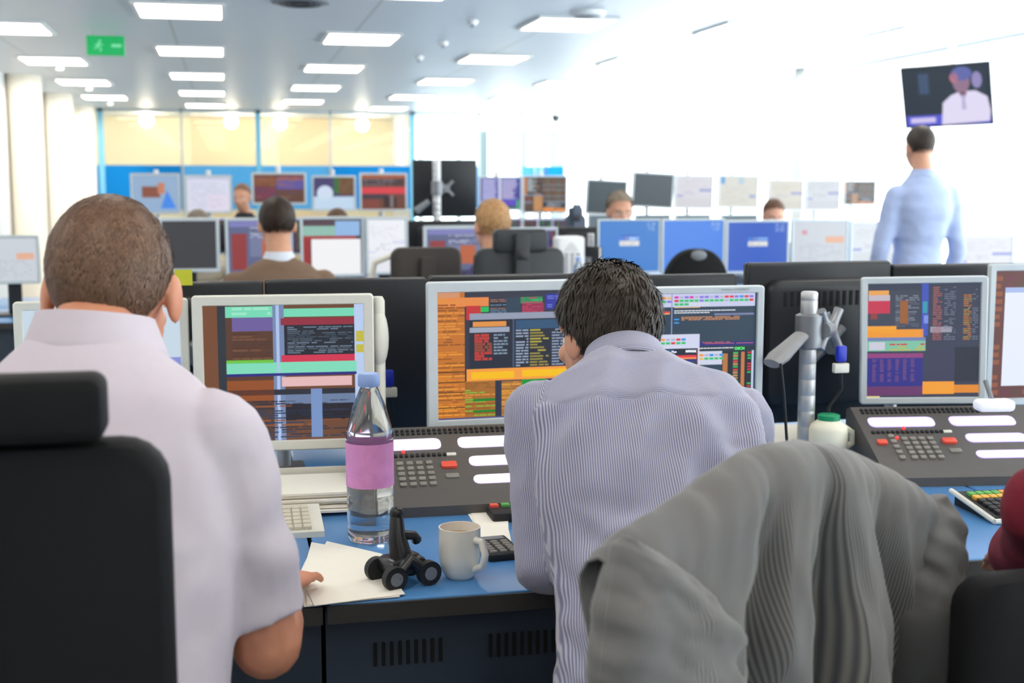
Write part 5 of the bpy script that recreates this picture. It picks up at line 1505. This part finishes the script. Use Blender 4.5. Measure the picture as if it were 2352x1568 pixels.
# ---- generic seated or standing figures further off
def figure(label, hx, hy, Y, hs=1., face=0, shirt=None, hcol=None, n=1500, hl=.02, sit=True, tilt=6, wide=1., zsc=None, cloth_name='shirt', group=None, hkw=None, collar_mat=None, dxn=0, arms=None):
    h = P(hx, hy, Y); rz = R(face)
    def L(x, y, z):  # local: x right, y forward, z below the head
        v = Matrix.Rotation(rz, 3, 'Z') @ V((x, y, 0)); return V((h.x+v.x, h.y+v.y, h.z+z))
    rt = L(1, 0, 0)-L(0, 0, 0)
    k = wide
    bz = h.z
    hipz = -(bz-.56) if sit else -(bz-.93); UP = .028
    secs = [(L(0, -.10 if sit else -.02, hipz), .165*k, .12, .85), (L(0, -.10 if sit else -.02, hipz*.78), .15*k, .11, .85), (L(0, -.085 if sit else -.03, hipz*.55-.08), .165*k, .118, .85), (L(0, -.07, -.36+UP), .185*k, .12, .85),
            (L(0, -.06, -.28+UP), .18*k, .11, .85), (L(0, -.055, -.225+UP), .14*k, .09, .95), (L(0, -.05, -.19+UP), .09, .072, 1), (L(0, -.045, -.165+UP), .066, .064, 1)]
    if sit:
        az = DESKH+.05
        eL, eR = L(-.27*k, .03, 0), L(.27*k, .03, 0); eL.z = eR.z = max(az+.05, h.z-.58)
        wL, wR = L(-.16, .28, 0), L(.16, .28, 0); wL.z = wR.z = az
        legs = [(L(s*.1, -.06, hipz-.04), V((L(s*.13, .33, 0).x, L(s*.13, .33, 0).y, .53)), V((L(s*.13, .3, 0).x, L(s*.13, .3, 0).y, .09))) for s in (-1, 1)]
    else:
        eL, eR = L(-.27*k, -.04, -.58), L(.27*k, -.04, -.58); wL, wR = L(-.24*k, .06, -.8), L(.24*k, .06, -.8)
        legs = [(L(s*.09, -.02, hipz-.05), V((L(s*.1, 0, 0).x, L(s*.1, 0, 0).y, .5)), V((L(s*.11, -.02, 0).x, L(s*.11, -.02, 0).y, .09))) for s in (-1, 1)]
    aL = (L(-.185*k, -.06, -.295+UP), eL, wL); aR = (L(.185*k, -.06, -.295+UP), eR, wR)
    b0 = L(0, -.08, 0); b0.z = 0
    return person(label, b0, h, face, tilt, secs, rt, aL, aR, legs, shirt, DARKTR, hcol, n, hl, voxel=.013, hs=hs, cloth_name=cloth_name, wrinkle=.006,
                  collar=(L(0, -.05, -.185+UP), (0, .0, 1), .062, .064, .035, 0), collar_mat=collar_mat, hkw=hkw, group=group)
WCOL = M('white_collar_cotton', rgb(220, 226, 238), .8, var=.02)
figure('person with dark hair in a brown jacket seated at the middle desks, back to us', 636, 516, 6.15, 1.06, 6, M('brown_jacket_wool', rgb(122, 98, 80), .9), rgb(52, 36, 26), 2500, .014, wide=1.12, cloth_name='jacket', collar_mat=WCOL, hkw=dict(grow=1.2, thick=.01))
figure('person with fair hair seated beyond the high-backed chair, back to us', 1131, 520, 6.42, 1.12, 8, M('dark_violet_blue_shirt', rgb(70, 66, 110), .8), rgb(196, 152, 104), 2500, .016, wide=.95, collar_mat=WCOL, hkw=dict(grow=1., thick=.01))
figure('person with short greying hair facing us, forehead above the leftmost blue screen', 1424, 485, 8.75, 1.12, 178, M('pale_blue_shirt', rgb(190, 205, 232), .8), rgb(164, 148, 128), 3500, .022, tilt=4, hkw=dict(grow=1.8, thick=.02, lift=.8, comb=(0, .3, .2)))
figure('person with brown hair facing us, forehead between pale screens right of centre', 1777, 495, 8.75, .98, 170, M('white_shirt', rgb(230, 230, 236), .8), rgb(110, 76, 56), 2000, .02, tilt=12, hkw=dict(grow=1.4, thick=.01))
figure('person standing on the right in a pale blue shirt, back to us', 2112, 338, 6.55, .97, -4, M('pale_blue_cotton', rgb(176, 190, 226), .8), rgb(66, 54, 46), 1500, .014, sit=False, wide=.86, hkw=dict(grow=1.0))
figure('person far away between screens, only a pink face left of the violet table screen', 556, 452, 10.3, .85, 160, M('dark_suit', rgb(46, 46, 54), .9), rgb(150, 110, 90), 600, .012, hkw=dict(grow=.8))
figure('person seated beyond the cloud screen, only brown hair above the white window monitor', 776, 520, 8.85, 1.0, 180, M('grey_shirt', rgb(150, 156, 170), .8), rgb(108, 80, 60), 900, .016, hkw=dict(grow=1.2))
figure('person seated far off, only a greying crown above the unlit monitor on the left', 455, 523, 8.85, 1.0, 180, M('beige_shirt', rgb(190, 180, 160), .8), rgb(150, 136, 120), 900, .014, hkw=dict(grow=1.))
# ---- person in maroon at the right edge
MAR = M('maroon_knit', rgb(120, 24, 44), .95, var=.15, scale=300, bump=.4)
h = Q(2620, 560, 1.95)
bx, by = Q(2690, 1500, 1.85).x, Q(2690, 1500, 1.85).y
def g(x, y, z): return V((bx+x, by+y, z))
h = g(0, .1, 1.28)
secs = [(g(0, 0, .56), .17, .13, .85), (g(0, 0, .68), .165, .125, .85), (g(0, .02, .82), .18, .125, .85), (g(0, .03, .94), .195, .125, .85), (g(0, .035, 1.02), .19, .115, .85), (g(0, .04, 1.075), .14, .09, .95), (g(0, .045, 1.11), .09, .075, 1), (g(0, .05, 1.135), .068, .066, 1)]
eL = Q(2392, 1255, 2.02)
person('person in a maroon jumper at the right edge, only one elbow in view', (bx, by, 0), h, 0, 6, secs, (1, 0, 0), (g(-.2, .02, 1.0), eL, V((eL.x+.10, eL.y+.22, .80))), (g(.2, .02, 1.0), g(.3, .1, .82), g(.15, .36, .80)),
       [(g(-.1, .04, .52), g(-.13, .38, .53), g(-.13, .34, .09)), (g(.1, .04, .52), g(.13, .38, .53), g(.13, .34, .09))], MAR, DARKTR, rgb(70, 50, 40), 1200, .02, voxel=.011, cloth_name='jumper', wrinkle=.005, armr=(.066, .062, .045))
a = Q(2300, 1450, 1.75)
a = Q(2235, 1480, 1.62)
chair('black office chair at the right edge under the maroon sleeve', (a.x+.27, a.y+.28), 0, seat_h=.46, back_w=.52, back_h=Q(2300, 1345, 1.62).z-.48, back_z=.48, head=False, shell=BLK2)

# ------------------------------------------------------------------ chair with the grey jacket
JY = R(27)
Jn = V((-math.sin(JY)*-1, -math.cos(JY), 0))      # outward normal of the chair back
# left side is nearer to us: the plane runs from near-left to far-right
Jt = V((math.cos(JY), math.sin(JY), 0)); Jn = V((math.sin(JY), -math.cos(JY), 0))
Jc = Q(1850, 1200, 1.64); Jo = V((Jc.x, Jc.y, 0))
def J(px, py):
    p = hit(px, py, Jc, Jn); return (p-Jo).dot(Jt), p.z
JCH = chair('black office chair under the grey jacket, pulled up behind the striped shirt', (0, 0), 0, seat_h=.47, ax=.40, ah=.27, back_w=.28, back_h=J(1900, 1040)[1]-.69, back_z=.56, head=False, group=None, shell=BLK2)
JCH.rotation_euler = (0, 0, JY)
sc0 = J(1895, 1100)[0]
cpos = Jo + Jt*sc0 - Jn*.37
JCH.location = (cpos.x, cpos.y, 0)
JACK = stripe_mat('grey_corded_jacket_cloth', rgb(148, 139, 127), rgb(88, 88, 90), .0036, attr='st', rough=.9, duty=.5, bump=.15, soft=.22, ca2=rgb(124, 127, 131))
jt = thing('jacket', 'light grey corded suit jacket hung over the back of the office chair', 'jacket', Jo, 0, rot=(0, 0, JY))
def interp(tab, x):
    if x <= tab[0][0]: return tab[0][1]
    for (a, b), (c, d) in zip(tab, tab[1:]):
        if x <= c:
            k = (x-a)/(c-a); k = k*k*(3-2*k)*.5+k*.5; return b+(d-b)*k
    return tab[-1][1]
# outline of the top edge, picture coordinates turned into the plane of the chair back
topc = [J(a, b) for a, b in ((1430, 1300), (1452, 1272), (1500, 1228), (1560, 1192), (1640, 1140), (1700, 1092), (1760, 1054), (1820, 1030), (1880, 1023), (1950, 1030), (2010, 1046), (2070, 1076), (2120, 1106), (2160, 1136), (2182, 1166))]
fold = [(1430, .0), (1560, .012), (1620, .016), (1655, -.004), (1690, -.045), (1712, -.03), (1745, .012), (1790, .02), (1830, .0), (1872, -.028), (1890, -.03), (1905, .03), (1930, .042), (1962, .034), (1990, .006), (2018, -.008), (2030, -.03), (2052, -.045), (2075, -.03), (2110, .0), (2180, 0)]
foldS = [(J(p, 1450)[0], d) for p, d in fold]
s0, s1 = topc[0][0], topc[-1][0]
NU, NV = 260, 150
vs = []; fs = []; C0J = J(1900, 1400)[0]
zb = .33
def slant(s, v):   # upper folds lean: the left crease runs from upper right to lower left
    return s
for i in range(NU+1):
    u = i/NU
    for j in range(-24, NV+1):
        s_top = s0+(s1-s0)*u
        zt = interp(topc, s_top)
        if j < 0:    # inside part, down the front of the chair
            k = -j/24
            s = s_top*(1-.0*k); z = zt-.006-.26*k**1.2; n = -.062-.01*math.sin(k*9+u*20)
            if k < .12: n = -.04-.024*math.sqrt(k/.12); z = zt-.003-.01*k/.12
        else:
            v = j/NV
            # width narrows towards the waist
            sm = (s0+s1)/2
            cx = s_top
            lean = 1+(-.05)*v
            s = sm+(s_top-sm)*lean
            dz = (zt-zb)*v
            z = zt-dz
            roll = min(1, dz/.055)
            n = -.04+.052*math.sqrt(max(0, 1-(1-roll)**2))
            ramp = min(1, max(0, (dz-.015)/.26)); ramp = ramp*ramp*(3-2*ramp)
            # the crease shifts right as it climbs
            c0 = C0J; f = interp(foldS, c0+(s-c0)*(1+.5*max(0, 1-dz/.30)))*1.55
            n += f*(.12+.88*ramp)*1.0
            n += .007*noise.noise(V((s*14+dz*3, dz*5, 1)))*ramp+.0035*noise.noise(V((s*40+dz*14, dz*16, 5)))
            n += .017*ramp*noise.noise(V((s*22-dz*6, dz*2.5, 9)))
            n += .05*max(0, v-.25)*.3
        vs.append((s, -n, z))
M_ = NV+25
for i in range(NU):
    for j in range(M_-1):
        a = i*M_+j; fs.append((a, a+M_, a+M_+1, a+1))
me = bpy.data.meshes.new('jacket_back'); me.from_pydata(vs, [], fs); me.update()
at = me.attributes.new('st', 'FLOAT', 'POINT')
for i in range(len(vs)): at.data[i].value = 1+(s1-s0)*1.12*(i//M_)/NU
ob = obj('jacket_back', me, JACK, jt, True, 180)
sol = ob.modifiers.new('thickness', 'SOLIDIFY'); sol.thickness = .003; sol.offset = 0
# sleeves
def sleeve(rows, name, seed, flip=1):
    """rows: picture y, left x, right x, how far the cloth stands out"""
    rs = []; n = 64
    R_ = []
    for k in range(len(rows)-1):
        for q in range(8):
            w = q/8; a, b = rows[k], rows[k+1]; R_.append(tuple(a[m]+(b[m]-a[m])*w for m in range(5)))
    R_.append(rows[-1])
    for y, xa, xb, out, tl in R_:
        sa, za = J(xa, y+tl*flip*-.5); sb, zb_ = J(xb, y+tl*flip*.5)
        c = (sa+sb)/2; hw = (sb-sa)/2; z = (za+zb_)/2
        ring = []
        for i in range(n):
            a = 2*math.pi*i/n; ca, sa_ = math.cos(a), math.sin(a)
            x = c+hw*math.copysign(abs(ca)**.8, ca); o = -.012+out*math.copysign(abs(sa_)**.85, sa_)
            zz = z+(zb_-za)/2*ca
            nz = noise.noise(V((x*9+seed, zz*9, o*20)))*.012+noise.noise(V((x*16, zz*30+x*24, seed)))*.013+noise.noise(V((x*40, zz*46, seed)))*.003
            k = 1+nz/max(hw, .02)
            ring.append((c+(x-c)*k, -(o+nz*.9*(1 if sa_ > 0 else .2)), zz))
        rs.append(ring)
    m = MB(); m.rings(rs); o = m.build(name, JACK, jt, True, 180)
    at = o.data.attributes.new('st', 'FLOAT', 'POINT')
    for i in range(len(o.data.vertices)):
        a = (i % n)/n; at.data[i].value = .3*abs(a-.0 if a < .5 else 1-a)*2 + 1
    return o
sleeve([(1262, 1462, 1530, .016, 60), (1292, 1436, 1588, .036, 70), (1340, 1424, 1640, .05, 60), (1400, 1413, 1676, .058, 40), (1460, 1405, 1688, .06, 20), (1568, 1392, 1690, .06, 0), (1800, 1392, 1690, .058, 0), (2200, 1420, 1680, .052, 0), (2500, 1470, 1640, .048, 0)], 'sleeve', 1)
sleeve([(1148, 2150, 2176, .012, -20), (1180, 2140, 2188, .026, -10), (1240, 2118, 2196, .042, 0), (1320, 2088, 2204, .05, 0), (1400, 2068, 2212, .055, 0), (1568, 2072, 2218, .056, 0), (1800, 2076, 2214, .055, 0), (2150, 2080, 2196, .05, 0)], 'sleeve', 6)
# seam ridges
def seam(pts, off):
    path = []
    for (px, py), o in zip(pts, off):
        s_, z_ = J(px, py); path.append((s_, -o, z_))
    return path

# building outside, beyond the glazing on the right
FAC = M('pale_facade', rgb(150, 156, 164), .7, var=.05, scale=.4)
FACG = M('facade_glass_band', rgb(118, 140, 158), .3, var=.2, scale=.5)
t = thing('building', 'pale office building with glass bands seen through the right windows', 'building', (34, 34, -12))
MB().box(-6, 6, -12, 12, 0, 15.2).build('wall', FAC, t)
for k in range(4):
    MB().box(-6.1, 6.1, -12.1, 12.1, 1.2+k*3.3, 2.8+k*3.3).build('window_band', FACG, t)
